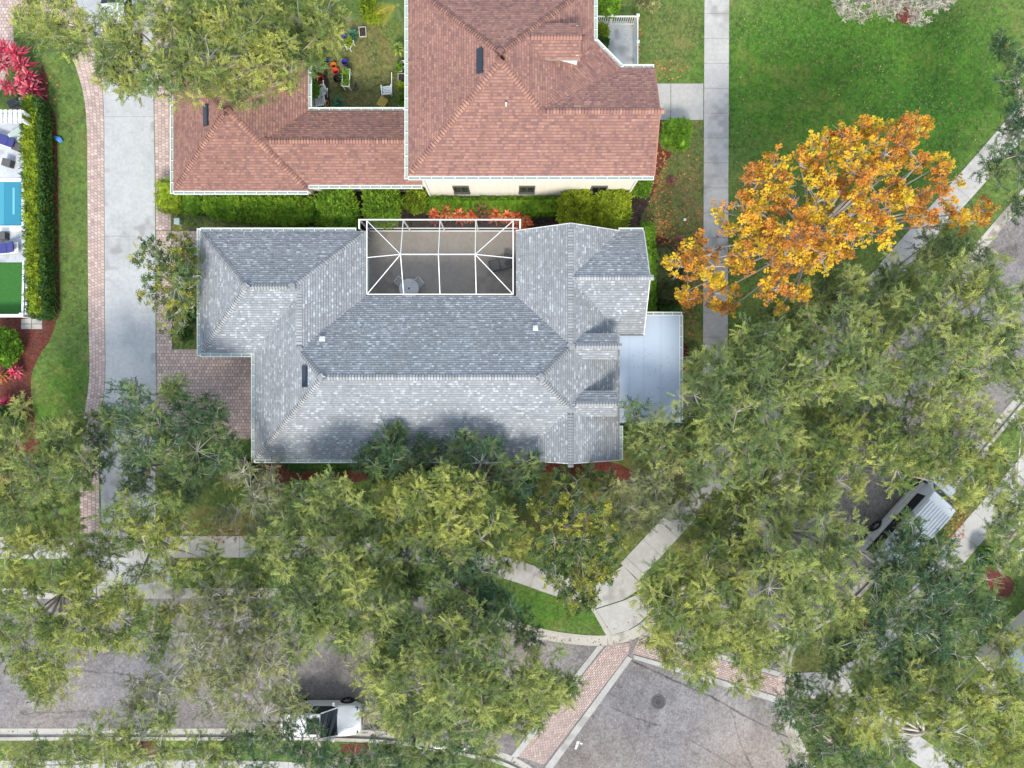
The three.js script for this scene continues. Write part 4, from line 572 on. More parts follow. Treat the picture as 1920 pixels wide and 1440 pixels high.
// ---------------------------------------------------------------- courtyard of the red house
{
  const pot = (px, py, r, col, label, h = 0.3) => { const p = at(px, py, h), g = thing('flower_pot', label, 'pot', [p.x, 0.01, p.z]), R = r * (FLY - h) / FOCAL; part('pot', new THREE.LatheGeometry([[0, 0.02], [R * 0.68, 0.0], [R * 0.95, h * 0.9], [R * 1.05, h * 0.92], [R * 1.05, h], [R * 0.9, h], [R * 0.86, h * 0.8]].map((v) => new V2(...v)), 20), paint(...col, 0.5), g); part('soil', cyl(R * 0.6, R * 0.6, 0.02, 0, h * 0.22, 0, 18), MAT.soil, g); };
  pot(646, 116, 6, [0.04, 0.04, 0.3], 'deep blue pot beside the white planter table', 0.34); pot(625, 122, 5.5, [0.6, 0.16, 0.02], 'orange pot touching the red pot', 0.3); pot(629, 133, 6, [0.6, 0.05, 0.02], 'bright red pot between orange pot and black tub', 0.3); pot(600, 147, 6.5, [0.5, 0.04, 0.02], 'red pot near the wing gutter', 0.34); pot(633, 147, 8.5, [0.012, 0.012, 0.014], 'wide black tub against the white planter table', 0.4); pot(611, 115, 6, [0.04, 0.05, 0.26], 'blue pot half under the courtyard shrub', 0.3); pot(610, 193, 6, [0.55, 0.22, 0.03], 'ochre orange pot by the courtyard gutter corner', 0.3); pot(644, 68, 5, [0.1, 0.11, 0.3], 'slate blue pot above the white plant stand', 0.3); pot(755, 119, 6, [0.62, 0.62, 0.62], 'round pale pot against the tall gutter', 0.3);
  const bedG = settingGroup('courtyard_path'), q = plan([[579, 205], [620, 205], [617, 165], [612, 120], [579, 118]]); part('slab', plate(q, 0.02, -0.05), MAT.soil, bedG); hard.push(q);
  function planter(px, py, w, d, ry, label, h, frame, pal) { const p = at(px, py, h), g = thing('planter_box', label, 'planter', [p.x, 0.01, p.z], ry); part('rim', [box(w, 0.07, 0.04, 0, h, d / 2), box(w, 0.07, 0.04, 0, h, -d / 2), box(0.04, 0.07, d, w / 2, h, 0), box(0.04, 0.07, d, -w / 2, h, 0)], frame, g); part('tray', box(w - 0.04, 0.1, d - 0.04, 0, h - 0.04, 0), MAT.soil, g); for (const a of [-1, 1]) for (const c of [-1, 1]) part('leg', box(0.05, h, 0.05, a * (w / 2 - 0.04), h / 2, c * (d / 2 - 0.04)), frame, g); g.userData.fill = [w, d, h, pal]; return g; }
  planterFill.push(planter(649, 146, 0.42, 1.02, -0.06, 'white planter table with green seedlings in the courtyard', 0.7, MAT.white, 'hedge'), planter(680, 60, 0.4, 0.58, 0.08, 'pale framed tray of dark soil on the courtyard grass', 0.14, paint(0.5, 0.48, 0.42, 0.7), null), planter(753, 164, 0.38, 0.5, 0, 'ochre planter box of seedlings along the tall gutter', 0.4, paint(0.45, 0.3, 0.05, 0.7), 'lime'), planter(754, 187, 0.44, 0.72, 0, 'grey planter box of leafy plants by courtyard corner', 0.4, paint(0.42, 0.42, 0.4, 0.7), 'hedge'), planter(753, 147, 0.4, 0.55, 0, 'grey planter box with sparse stems along the gutter', 0.35, paint(0.36, 0.36, 0.34, 0.7), null), planter(749, 128, 0.3, 0.4, 0, 'small planter of green herbs along the gutter', 0.35, paint(0.4, 0.38, 0.3, 0.7), 'hedge'), planter(612, 158, 0.27, 0.46, 0.05, 'low black tray on the courtyard path', 0.12, MAT.frameDark, null), planter(667, 161, 0.19, 0.32, 0.05, 'small dark tray on the courtyard grass', 0.1, paint(0.1, 0.1, 0.1, 0.7), null), planter(655, 82, 0.36, 0.5, -0.5, 'white plant stand with spilling green plant', 0.5, MAT.white, 'lime'));
  // folding table with a lattice top
  const tp = at(717, 191, 0.6), t = thing('folding_table', 'yellow lattice topped folding table leaning by the courtyard gutter', 'table', [tp.x, 0, tp.z], -0.55), ye = paint(0.62, 0.44, 0.08, 0.6); part('rim', [box(0.46, 0.03, 0.04, 0, 0.58, 0.26), box(0.46, 0.03, 0.04, 0, 0.58, -0.26), box(0.04, 0.03, 0.54, 0.22, 0.58, 0), box(0.04, 0.03, 0.54, -0.22, 0.58, 0)], ye, t); for (let i = -3; i <= 3; i++) part('slat', box(0.42, 0.014, 0.028, 0, 0.585, i * 0.065), ye, t); for (let i = -2; i <= 2; i++) part('slat', box(0.028, 0.014, 0.5, i * 0.07, 0.572, 0), ye, t); for (const a of [-0.19, 0.19]) for (const c of [-0.22, 0.22]) part('leg', box(0.03, 0.57, 0.03, a, 0.285, c), ye, t);
  const chairAt = (px, py, ry, label) => { const p = at(px, py, 0.5), g = thing('garden_chair', label, 'chair', [p.x, 0, p.z], ry); for (let i = 0; i < 5; i++) part('seat_slat', box(0.5, 0.025, 0.075, 0, 0.42, -0.2 + i * 0.1), MAT.white, g); for (let i = 0; i < 4; i++) part('back_slat', move(box(0.5, 0.07, 0.02), 0, 0.52 + i * 0.11, -0.28 - i * 0.05), MAT.white, g); for (const s of [-1, 1]) { part('armrest', box(0.06, 0.03, 0.55, s * 0.29, 0.62, -0.02), MAT.white, g); part('leg', box(0.04, 0.62, 0.04, s * 0.28, 0.31, 0.22), MAT.white, g); part('leg', bar(new V3(s * 0.28, 0, -0.2), new V3(s * 0.26, 0.98, -0.5), 0.04), MAT.white, g); } };
  chairAt(725, 168, Math.PI + 0.1, 'white slatted garden chair beside the yellow folding table'); chairAt(600, 172, -1.1, 'white slatted garden chair near the wing gutter'); chairAt(598, 190, -1.4, 'white slatted garden chair beside the ochre pot');
  const rp = at(735, 158, 0.7), rk = thing('garden_rake', 'white handled rake leaning on the slatted chair', 'rake', [rp.x, 0, rp.z], 0.3); part('handle', bar(new V3(-0.25, 0.2, 0.5), new V3(0.2, 1.1, -0.5), 0.03), MAT.white, rk); part('head', box(0.3, 0.03, 0.05, -0.25, 0.2, 0.5), MAT.frameDark, rk);
}
// ---------------------------------------------------------------- plants
reseed(303);
function leafInto(pos, col, base, dir, up, len, wid, k, fold = 0.18) {   // a folded pointed leaf, four faces
  const side = new V3().crossVectors(dir, up).normalize(), n = new V3().crossVectors(side, dir).normalize(), m = base.clone().addScaledVector(dir, len * 0.45), tip = base.clone().addScaledVector(dir, len).addScaledVector(n, -len * 0.12);
  const l = m.clone().addScaledVector(side, wid / 2).addScaledVector(n, wid * fold), r = m.clone().addScaledVector(side, -wid / 2).addScaledVector(n, wid * fold);
  for (const t of [[base, l, m], [m, l, tip], [base, m, r], [m, tip, r]]) for (const q of t) { pos.push(q.x, q.y, q.z); col.push(k, k, k); }
}
const dirOf = (az, el) => new V3(Math.cos(az) * Math.cos(el), Math.sin(el), Math.sin(az) * Math.cos(el));
function sprayGeo(n, length, len, wid, spread, two = false) {       // a leafy twig end along +x
  const pos = [], col = [];
  for (let i = 0; i < n; i++) {
    const t = (i + rnd()) / n, b = new V3(length * t, rr(-0.03, 0.03), rr(-0.05, 0.05) * (0.4 + t)), d = dirOf((i % 2 ? 1 : -1) * rr(0.35, spread), rr(-0.35, 0.5)), up = new V3(rr(-0.5, 0.5), 1, rr(-0.5, 0.5)).normalize(), k = rr(0.8, 1.15);
    if (two) { const side = new V3().crossVectors(d, up).normalize(), L = len * rr(0.75, 1.15), w = wid / 2; const tip = b.clone().addScaledVector(d, L), m = b.clone().addScaledVector(d, L * 0.5); for (const q of [b, m.clone().addScaledVector(side, w), tip, b, tip, m.clone().addScaledVector(side, -w).add(new V3(0, wid * 0.15, 0))]) { pos.push(q.x, q.y, q.z); col.push(k, k, k); } }
    else leafInto(pos, col, b, d, up, len * rr(0.75, 1.15), wid, k);
  }
  return triGeo(pos, col);
}
const oakSpray = sprayGeo(26, 0.4, 0.09, 0.033, 1.05, true), bigSpray = sprayGeo(12, 0.3, 0.17, 0.075, 1.3), shrubSpray = sprayGeo(11, 0.12, 0.1, 0.05, 2.6), finchSpray = sprayGeo(14, 0.16, 0.065, 0.032, 2.4, true);
const autumnSpray = (() => { const pos = [], col = []; for (let i = 0; i < 16; i++) { const b = new V3(rr(0, 0.3), rr(-0.06, 0.06), rr(-0.12, 0.12)), az = rr(0, 6.28), k = rr(0.8, 1.15), up = new V3(rr(-0.6, 0.6), 1, rr(-0.6, 0.6)).normalize(); for (let j = -1; j <= 1; j++) leafInto(pos, col, b, dirOf(az + j * 0.62, rr(-0.4, 0.15)), up, 0.1 * (j ? 0.8 : 1), 0.045, k); } return triGeo(pos, col); })();
const flowerSpray = sprayGeo(16, 0.24, 0.07, 0.05, 1.8, true);
const X_AXIS = new V3(1, 0, 0);
function scatter(name, geo, list, material, parent) {             // list of {p, d, s, c}
  const m = shade(new THREE.InstancedMesh(geo, material, list.length)), o = new THREE.Object3D(), q = new THREE.Quaternion();
  list.forEach((e, i) => { o.position.copy(e.p); o.quaternion.setFromUnitVectors(X_AXIS, e.d).multiply(q.setFromAxisAngle(X_AXIS, e.roll ?? rr(-0.7, 0.7))); o.scale.setScalar(e.s); o.updateMatrix(); m.setMatrixAt(i, o.matrix); m.setColorAt(i, e.c); });
  m.name = parent ? name : numbered(name); m.userData.kind = 'stuff'; (parent ?? scene).add(m); return m;
}
function tube(a, c, b, r0, r1, seg, rad, out) {                   // tapered bent tube
  const cv = new THREE.QuadraticBezierCurve3(a, c, b), P = [], rings = [];
  for (let i = 0; i <= seg; i++) { const t = i / seg, p = cv.getPoint(t), d = cv.getTangent(t), s = new V3().crossVectors(d, Math.abs(d.y) > 0.9 ? X_AXIS : new V3(0, 1, 0)).normalize(), u = new V3().crossVectors(s, d).normalize(), r = lerp(r0, r1, t), ring = []; for (let k = 0; k < rad; k++) { const f = k / rad * Math.PI * 2; ring.push(p.clone().addScaledVector(s, Math.cos(f) * r).addScaledVector(u, Math.sin(f) * r)); } rings.push(ring); }
  const f = (v) => P.push(v.x, v.y, v.z);
  for (let i = 0; i < seg; i++) for (let k = 0; k < rad; k++) { const l = (k + 1) % rad; [rings[i][k], rings[i + 1][k], rings[i][l], rings[i][l], rings[i + 1][k], rings[i + 1][l]].forEach(f); }
  for (const v of P) out.push(v);
}
const twigMat = paint(0.34, 0.31, 0.27, 1), paleTwig = paint(0.46, 0.43, 0.385, 1);
const PAL = { // leaf colours: [main, second, new growth]
  oak: [[0.15, 0.225, 0.08], [0.33, 0.4, 0.12], [0.52, 0.55, 0.16]], gold: [[0.175, 0.255, 0.075], [0.39, 0.44, 0.11], [0.57, 0.575, 0.15]], deep: [[0.07, 0.15, 0.07], [0.135, 0.22, 0.085], [0.31, 0.375, 0.11]],
  grey: [[0.25, 0.28, 0.14], [0.34, 0.36, 0.15], [0.46, 0.46, 0.17]], magnolia: [[0.1, 0.175, 0.065], [0.19, 0.25, 0.07], [0.42, 0.4, 0.065]], autumn: [[0.7, 0.3, 0.06], [0.82, 0.48, 0.045], [0.88, 0.66, 0.05]], blossom: [[0.6, 0.55, 0.46], [0.52, 0.47, 0.38], [0.68, 0.63, 0.54]],
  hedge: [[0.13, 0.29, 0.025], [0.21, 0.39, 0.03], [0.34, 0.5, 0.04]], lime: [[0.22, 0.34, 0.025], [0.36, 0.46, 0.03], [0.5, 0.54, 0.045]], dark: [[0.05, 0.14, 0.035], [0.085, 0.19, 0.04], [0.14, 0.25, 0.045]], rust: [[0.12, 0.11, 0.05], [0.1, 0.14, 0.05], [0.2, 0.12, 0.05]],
};
function leafColor(pal, w) { const t = clamp(w + rr(-0.22, 0.22)), a = pal[0], b = pal[1], c = pal[2], q = t < 0.5 ? mix3(a, b, t * 2) : mix3(b, c, t * 2 - 1), k = rr(0.82, 1.15) * (rnd() < 0.22 ? 0.55 : 1); return lin(q[0] * k, q[1] * k, q[2] * k); }
function tree(name, label, base, lobes, { h = [5.2, 8.6], pal = PAL.oak, dens = 1, geo = oakSpray, group = 'street trees', flat = 0.62, size = 1, twigs = 9, trunkR = 0.2, category = 'tree', tm = twigMat, lobeScale = 1.22, mat = leafMat } = {}) {
  const b = at(base[0], base[1]), t = thing(name, label, category, [b.x, 0, b.z], 0, group), cx = lobes.reduce((s, l) => s + l[0], 0) / lobes.length, cy = lobes.reduce((s, l) => s + l[1], 0) / lobes.length, R = Math.max(40, ...lobes.map((l) => Math.hypot(l[0] - cx, l[1] - cy)));
  const leaves = [], limbs = [], thin = [], fork = new V3(lerp(0, at(cx, cy, h[0]).x - b.x, 0.3), h[0] * 0.42, lerp(0, at(cx, cy, h[0]).z - b.z, 0.3)), trunk = [];
  tube(new V3(0, -0.05, 0), new V3(fork.x * 0.2, fork.y * 0.5, fork.z * 0.2), fork, trunkR, trunkR * 0.72, 6, 9, trunk); tube(new V3(0, -0.05, 0), new V3(0, 0.1, 0), new V3(0, 0.35, 0), trunkR * 1.5, trunkR * 0.9, 2, 9, trunk);
  for (const [px, py, rp, dh = 0] of lobes) {
    const far = Math.hypot(px - cx, py - cy) / R, hh = lerp(h[1], h[0], far * far) + rr(-0.45, 0.45) + dh, c = at(px, py, hh), r = rp * (FLY - hh) / FOCAL * lobeScale, tone = rr(0.25, 0.6); c.x -= b.x; c.z -= b.z;
    const mid = fork.clone().lerp(c, 0.5).add(new V3(rr(-0.3, 0.3), rr(0.1, 0.8), rr(-0.3, 0.3))); tube(fork, mid, c, 0.085 + 0.02 * rnd(), 0.022, 6, 5, limbs);
    const subs = []; const ns = 6 + Math.round(r * 3); for (let i = 0; i < ns; i++) { const a = rr(0, 6.283), q = r * Math.sqrt(rr(0.02, 0.8)); subs.push([new V3(Math.cos(a) * q, rr(-0.5, 0.75) * r * flat * Math.sqrt(1.02 - (q / r) ** 2), Math.sin(a) * q), r * rr(0.22, 0.42), rnd() < 0.5 ? rr(0.15, 0.5) : rr(-0.5, -0.1)]); }
    for (const [s, sr] of subs) { const e = c.clone().add(s), k = new V3().lerpVectors(c, e, 0.5).add(new V3(rr(-0.1, 0.1), rr(0, 0.12), rr(-0.1, 0.1))); tube(c, k, e, 0.026, 0.013, 3, 3, thin); for (let j = 0; j < twigs / 3; j++) { const a = rr(0, 6.283), L = sr * rr(0.8, 1.6); tube(e, e.clone().add(dirOf(a, 0.5).multiplyScalar(L * 0.5)), e.clone().add(dirOf(a + rr(-0.5, 0.5), rr(0, 0.7)).multiplyScalar(L)), 0.014, 0.006, 2, 3, thin); } }
    const n = Math.round(dens * 185 * r * r / (size * size));
    for (let i = 0; i < n; i++) {
      const [s, sr, st] = subs[Math.floor(rnd() * subs.length)], a = rr(0, 6.283), q = sr * Math.pow(rnd(), 0.45), el = Math.asin(rr(-0.55, 1)), off = dirOf(a, el).multiplyScalar(q); off.y *= 0.75;
      const p = c.clone().add(s).add(off), d = off.clone().normalize().multiplyScalar(0.75).add(dirOf(rr(0, 6.283), rr(-0.3, 0.5))).normalize(); if (d.y > 0.85) d.y = 0.5, d.normalize();
      leaves.push({ p, d, s: size * rr(0.75, 1.2), c: leafColor(pal, tone + st) });
    }
  }
  part('trunk', triGeo(trunk), MAT.bark, t); part('branches', triGeo(limbs), tm, t); part('twigs', triGeo(thin), tm, t, 'stuff'); scatter('crown', geo, leaves, mat, t); return t;
}
// ---- street oaks; lobes are [px, py, radius px] of each leafy bough as surveyed from above
const OAKS = [
  ['bushy dark green oak overhanging the concrete driveway and paver apron', [275, 885], [[235, 760, 40], [300, 745, 42], [340, 785, 40], [395, 795, 40], [425, 830, 30], [370, 845, 48], [262, 815, 42], [198, 800, 32], [215, 852, 42], [305, 850, 28], [400, 885, 42], [345, 905, 36], [262, 905, 36], [300, 800, 30]], { pal: PAL.deep, h: [4.6, 7.2], dens: 0.85 }],
  ['yellow green oak beside the red mulch bed and curved lawn', [95, 890], [[112, 850, 46], [132, 815, 30], [92, 892, 42], [142, 905, 32], [60, 870, 32], [25, 800, 40], [20, 850, 38], [20, 925, 42], [50, 950, 46], [105, 962, 42]], { pal: PAL.oak, h: [5, 7.6] }],
  ['dense golden green oak spreading over kerb and road by driveway mouth', [130, 1085], [[60, 1040, 46], [140, 1015, 40], [28, 1092, 50], [112, 1092, 46], [182, 1120, 44], [60, 1160, 50], [140, 1178, 46], [225, 1158, 44], [282, 1188, 42], [205, 1208, 30], [102, 1232, 34], [62, 1262, 38], [100, 1282, 40], [20, 1205, 38], [330, 1172, 36]], { pal: PAL.gold, h: [5.6, 9] }],
  ['yellow topped oak above the sidewalk where the driveway crosses it', [315, 1000], [[300, 975, 42], [252, 962, 36], [342, 985, 32], [272, 1022, 34], [222, 992, 36], [312, 1052, 28], [372, 1082, 34], [402, 1052, 28], [180, 1040, 34], [30, 1000, 40], [255, 1096, 32]], { pal: PAL.gold, h: [5, 7.6], dens: 0.8 }],
  ['thin greyish oak with bare pale twigs over the road behind parked white car', [440, 1130], [[420, 1105, 40], [402, 1180, 42], [455, 1152, 38], [370, 1222, 42], [432, 1242, 46], [482, 1212, 42], [330, 1272, 32], [392, 1292, 42], [452, 1302, 44], [300, 1302, 26], [522, 1262, 40], [545, 1308, 32], [498, 1338, 34], [272, 1292, 24], [255, 1322, 24]], { pal: PAL.grey, h: [5.6, 8.6], dens: 0.62, twigs: 15, tm: paleTwig }],
  ['green oak growing in the verge beyond the far kerb by red mulch', [262, 1415], [[182, 1385, 38], [240, 1366, 36], [290, 1350, 30], [142, 1420, 38], [222, 1422, 40], [302, 1402, 32], [368, 1402, 30], [420, 1422, 36], [82, 1424, 36], [30, 1432, 26]], { pal: PAL.oak, h: [5, 7], dens: 0.7, twigs: 14 }],
  ['sparse olive tree with bare branches near the house corner gutter', [478, 925], [[470, 922, 42], [520, 940, 36], [442, 972, 30], [502, 902, 26], [452, 890, 24], [492, 985, 20]], { pal: PAL.grey, h: [3.6, 5.4], dens: 0.5, twigs: 18, tm: paleTwig }],
  ['dark green tree poking over the grey roof gutter', [740, 885], [[742, 832, 32], [702, 852, 32], [770, 848, 32], [732, 880, 40], [782, 886, 32], [690, 880, 22]], { pal: PAL.deep, h: [4, 5.4], dens: 1.0 }],
  ['green tree beside the gutter with boughs reaching toward the south gable', [905, 905], [[872, 840, 30], [852, 868, 28], [902, 868, 32], [822, 852, 16], [932, 858, 26], [962, 882, 34], [1002, 892, 30], [976, 918, 26]], { pal: PAL.deep, h: [3.9, 5.3], dens: 0.85 }],
  ['yellow tipped oak between the mulch bed and the sidewalk', [620, 985], [[590, 935, 34], [625, 920, 28], [652, 950, 36], [602, 972, 36], [682, 986, 32], [705, 1022, 32], [652, 1010, 32], [562, 990, 34], [532, 1012, 32], [565, 930, 22]], { pal: PAL.oak, h: [5, 7.6], dens: 0.95 }],
  ['broad oak with golden boughs in front of the grey house middle', [810, 980], [[712, 950, 36], [742, 980, 42], [782, 958, 38], [822, 930, 36], [770, 1012, 38], [852, 970, 38], [882, 930, 32], [832, 1020, 38], [922, 960, 32], [902, 1010, 38], [950, 1002, 36], [955, 1038, 28], [780, 915, 30], [840, 900, 28]], { pal: PAL.gold, h: [4.8, 7.4] }],
  ['full green oak in the verge between sidewalk and kerb behind white car', [600, 1085], [[502, 1050, 42], [562, 1040, 38], [612, 1060, 38], [662, 1050, 42], [712, 1060, 32], [542, 1102, 42], [602, 1112, 42], [662, 1112, 42], [722, 1102, 38], [582, 1152, 42], [642, 1150, 42], [702, 1140, 42], [472, 1092, 32], [622, 1192, 36], [682, 1182, 32], [735, 1180, 30], [560, 1200, 36], [510, 1160, 34]], { pal: PAL.oak, h: [5.6, 9] }],
  ['dark oak in the verge where the sidewalk starts to curve', [865, 1090], [[820, 1050, 28], [862, 1060, 32], [902, 1070, 26], [850, 1102, 38], [902, 1112, 36], [932, 1142, 36], [870, 1142, 38], [962, 1170, 30], [990, 1188, 20], [765, 1060, 26], [745, 1095, 32]], { pal: PAL.deep, h: [5, 7.4], dens: 0.95 }],
  ['very large oak shading the road and dark car beside paved crossing', [800, 1390], [[792, 1162, 42], [842, 1172, 42], [902, 1180, 38], [742, 1200, 36], [782, 1222, 42], [842, 1222, 46], [902, 1232, 42], [702, 1242, 36], [722, 1282, 46], [782, 1292, 46], [842, 1292, 42], [902, 1292, 42], [762, 1340, 46], [822, 1350, 42], [882, 1338, 38], [932, 1312, 42], [952, 1262, 36], [982, 1292, 40], [722, 1332, 36], [962, 1350, 34], [1000, 1330, 34], [930, 1372, 28], [1020, 1252, 32], [1052, 1272, 26], [1062, 1300, 20], [1012, 1300, 36]], { pal: PAL.oak, h: [6, 9.6], trunkR: 0.3 }],
  ['low green oak in the far verge covering the sidewalk below white car', [600, 1425], [[562, 1402, 36], [502, 1402, 36], [622, 1420, 36], [452, 1392, 30], [702, 1412, 36], [762, 1402, 40], [822, 1412, 36], [872, 1402, 26], [900, 1430, 30], [560, 1338, 26], [592, 1356, 16], [520, 1370, 26], [660, 1432, 26]], { pal: PAL.deep, h: [4.4, 6.4], dens: 0.8, twigs: 14 }],
  ['feathery thin tree on the lawn between porch and diagonal sidewalk', [1205, 925], [[1172, 902, 36], [1222, 892, 36], [1272, 882, 34], [1182, 950, 36], [1232, 940, 36], [1190, 982, 26], [1280, 920, 26]], { pal: PAL.grey, h: [4.4, 6.4], dens: 0.62, twigs: 12 }],
  ['small leafy tree leaning over the pale porch roof corner', [1240, 845], [[1200, 790, 34], [1240, 802, 26], [1192, 832, 30], [1232, 842, 36], [1272, 812, 26], [1292, 780, 26], [1302, 832, 30], [1212, 868, 26], [1252, 862, 26]], { pal: PAL.oak, h: [4.6, 6.2], dens: 0.62 }],
  ['wide oak spreading across the straight sidewalk east of the porch', [1400, 790], [[1300, 702, 30], [1332, 680, 26], [1352, 732, 36], [1302, 742, 36], [1402, 652, 40], [1452, 642, 40], [1382, 692, 40], [1432, 702, 40], [1482, 692, 40], [1502, 642, 36], [1332, 782, 36], [1382, 772, 40], [1432, 772, 40], [1482, 742, 36], [1342, 832, 36], [1402, 832, 40], [1452, 822, 40], [1312, 862, 34], [1372, 882, 36], [1432, 882, 36], [1402, 932, 36], [1502, 860, 36]], { pal: PAL.oak, h: [5.8, 9], dens: 0.82 }],
  ['oak along the kerb of the diagonal street below the orange tree', [1560, 690], [[1542, 562, 34], [1582, 600, 36], [1532, 612, 30], [1602, 562, 28], [1562, 662, 36], [1612, 652, 36], [1652, 612, 34], [1660, 680, 40], [1612, 702, 40], [1562, 722, 36], [1660, 742, 40], [1702, 722, 40], [1602, 762, 40], [1650, 792, 36], [1552, 790, 30], [1522, 702, 30]], { pal: PAL.oak, h: [5.8, 8.8], dens: 0.78 }],
  ['tall oak reaching over the diagonal street from its upper end', [1725, 600], [[1772, 472, 34], [1802, 522, 40], [1762, 542, 36], [1722, 562, 36], [1832, 562, 40], [1872, 602, 40], [1782, 602, 36], [1832, 642, 40], [1882, 662, 40], [1742, 612, 30], [1902, 562, 34], [1862, 502, 24], [1782, 662, 40], [1742, 682, 40], [1832, 702, 40], [1890, 722, 40], [1782, 742, 40], [1742, 772, 36], [1702, 802, 40], [1762, 812, 34], [1832, 782, 34], [1802, 838, 26]], { pal: PAL.oak, h: [6, 9.6], dens: 0.8, trunkR: 0.26 }],
  ['golden oak whose boughs hang above the white van roof', [1545, 870], [[1622, 842, 40], [1672, 842, 40], [1682, 878, 34], [1722, 862, 38], [1762, 880, 30], [1800, 905, 34], [1822, 892, 34], [1850, 922, 28], [1842, 850, 28], [1582, 832, 40], [1542, 842, 36], [1572, 902, 36], [1780, 850, 28]], { pal: PAL.gold, h: [6, 8.8], dens: 0.8 }],
  ['bright feathery oak in the verge where sidewalk meets the corner ramp', [1290, 1085], [[1332, 1002, 36], [1382, 1012, 40], [1242, 1082, 40], [1282, 1072, 40], [1332, 1052, 40], [1392, 1062, 40], [1382, 1112, 40], [1322, 1112, 40], [1262, 1122, 40], [1222, 1112, 28], [1242, 1162, 34], [1292, 1172, 40], [1352, 1172, 40], [1302, 1222, 40], [1362, 1222, 40], [1262, 1212, 28], [1232, 1210, 22], [1312, 1258, 26], [1392, 1260, 30], [1422, 1212, 36]], { pal: PAL.gold, h: [5.8, 9], dens: 0.9 }],
  ['large oak arching over the diagonal street in front of the white van', [1450, 960], [[1432, 972, 40], [1482, 962, 40], [1532, 962, 36], [1442, 1042, 40], [1492, 1032, 40], [1542, 1022, 40], [1588, 1006, 30], [1562, 1062, 40], [1502, 1092, 40], [1442, 1102, 40], [1412, 1162, 40], [1472, 1152, 36], [1532, 1122, 36], [1580, 1122, 36], [1462, 1218, 28], [1502, 1172, 36], [1430, 920, 30]], { pal: PAL.oak, h: [6, 9.4], dens: 0.82, trunkR: 0.26 }],
  ['dark green oak below the rear of the white van beside east sidewalk', [1640, 1120], [[1702, 1015, 38], [1750, 1030, 28], [1662, 1042, 34], [1702, 1072, 40], [1762, 1062, 38], [1822, 1082, 36], [1642, 1092, 36], [1692, 1122, 40], [1742, 1122, 40], [1792, 1132, 40], [1622, 1152, 38], [1672, 1172, 38], [1732, 1182, 40], [1792, 1192, 40], [1602, 1202, 34], [1562, 1232, 36], [1622, 1232, 38], [1682, 1242, 40], [1742, 1242, 40], [1850, 1150, 34]], { pal: PAL.deep, h: [5.6, 8.4], dens: 0.85, twigs: 14, tm: paleTwig }],
  ['twiggy golden oak filling the corner below the dark oak', [1700, 1370], [[1602, 1292, 38], [1662, 1302, 40], [1722, 1302, 44], [1782, 1312, 44], [1842, 1332, 44], [1902, 1342, 44], [1542, 1322, 34], [1602, 1342, 38], [1662, 1362, 38], [1722, 1340, 32], [1792, 1372, 44], [1852, 1392, 44], [1902, 1412, 44], [1802, 1432, 34], [1852, 1272, 38], [1900, 1272, 36], [1880, 1200, 34]], { pal: PAL.gold, h: [6, 8.6], dens: 0.85, twigs: 16, tm: paleTwig }],
  ['dark leafed oak at the road corner beside the crossing end', [1560, 1390], [[1542, 1372, 38], [1482, 1322, 26], [1492, 1290, 26], [1562, 1412, 38], [1622, 1402, 38], [1672, 1425, 34], [1502, 1422, 34], [1462, 1342, 18], [1520, 1340, 26]], { pal: PAL.deep, h: [4.8, 7], dens: 0.75, twigs: 14 }],
  ['pale twigged tree beyond the east sidewalk near the van', [1890, 1000], [[1892, 932, 34], [1902, 982, 34], [1912, 1032, 30], [1882, 1042, 24], [1902, 872, 28], [1868, 1000, 18], [1915, 800, 30]], { pal: PAL.oak, h: [5, 6.6], dens: 0.7, twigs: 16, tm: paleTwig }],
  ['green oak at the edge of the bright lawn by diagonal sidewalk', [1893, 232], [[1900, 100, 34], [1902, 152, 34], [1912, 222, 34], [1880, 300, 28], [1858, 330, 26], [1912, 312, 26], [1892, 258, 18], [1905, 385, 26]], { pal: PAL.deep, h: [5.4, 7.4], dens: 0.8 }],
  ['huge soft green oak over the driveway head and red wing roof', [290, 130], [[90, 30, 46], [142, 50, 42], [112, 80, 32], [192, 70, 38], [232, 110, 42], [222, 160, 30], [272, 140, 36], [262, 60, 46], [332, 20, 46], [332, 80, 46], [322, 140, 42], [382, 50, 46], [392, 110, 46], [370, 158, 30], [442, 30, 50], [452, 90, 50], [442, 148, 40], [502, 60, 50], [512, 118, 40], [482, 165, 24], [562, 40, 50], [562, 100, 40], [600, 70, 34], [612, 20, 36], [540, 148, 24]], { pal: PAL.gold, h: [6.4, 10.4], dens: 1, trunkR: 0.32, twigs: 12 }],
  ['light feathery oak between the autumn tree and the diagonal sidewalk', [1600, 560], [[1470, 600, 32], [1520, 575, 30], [1500, 545, 22], [1640, 540, 32], [1690, 545, 34], [1680, 505, 28], [1725, 505, 32], [1742, 470, 28], [1640, 585, 32], [1700, 590, 30], [1590, 530, 24], [1780, 430, 26], [1820, 470, 28], [1440, 620, 28]], { pal: PAL.oak, h: [4.4, 6.6], dens: 0.75, twigs: 12 }],
  ['slender oak over the kerb between the wide oak and road', [1480, 900], [[1520, 760, 34], [1490, 800, 34], [1540, 800, 32], [1460, 850, 34], [1500, 890, 34], [1350, 940, 30], [1380, 960, 32], [1300, 960, 26], [1340, 980, 28], [1530, 900, 28]], { pal: PAL.gold, h: [4.8, 7], dens: 0.75, twigs: 12 }],
];
for (const [label, base, lobes, o] of OAKS) tree('oak_tree', label, base, lobes, o);
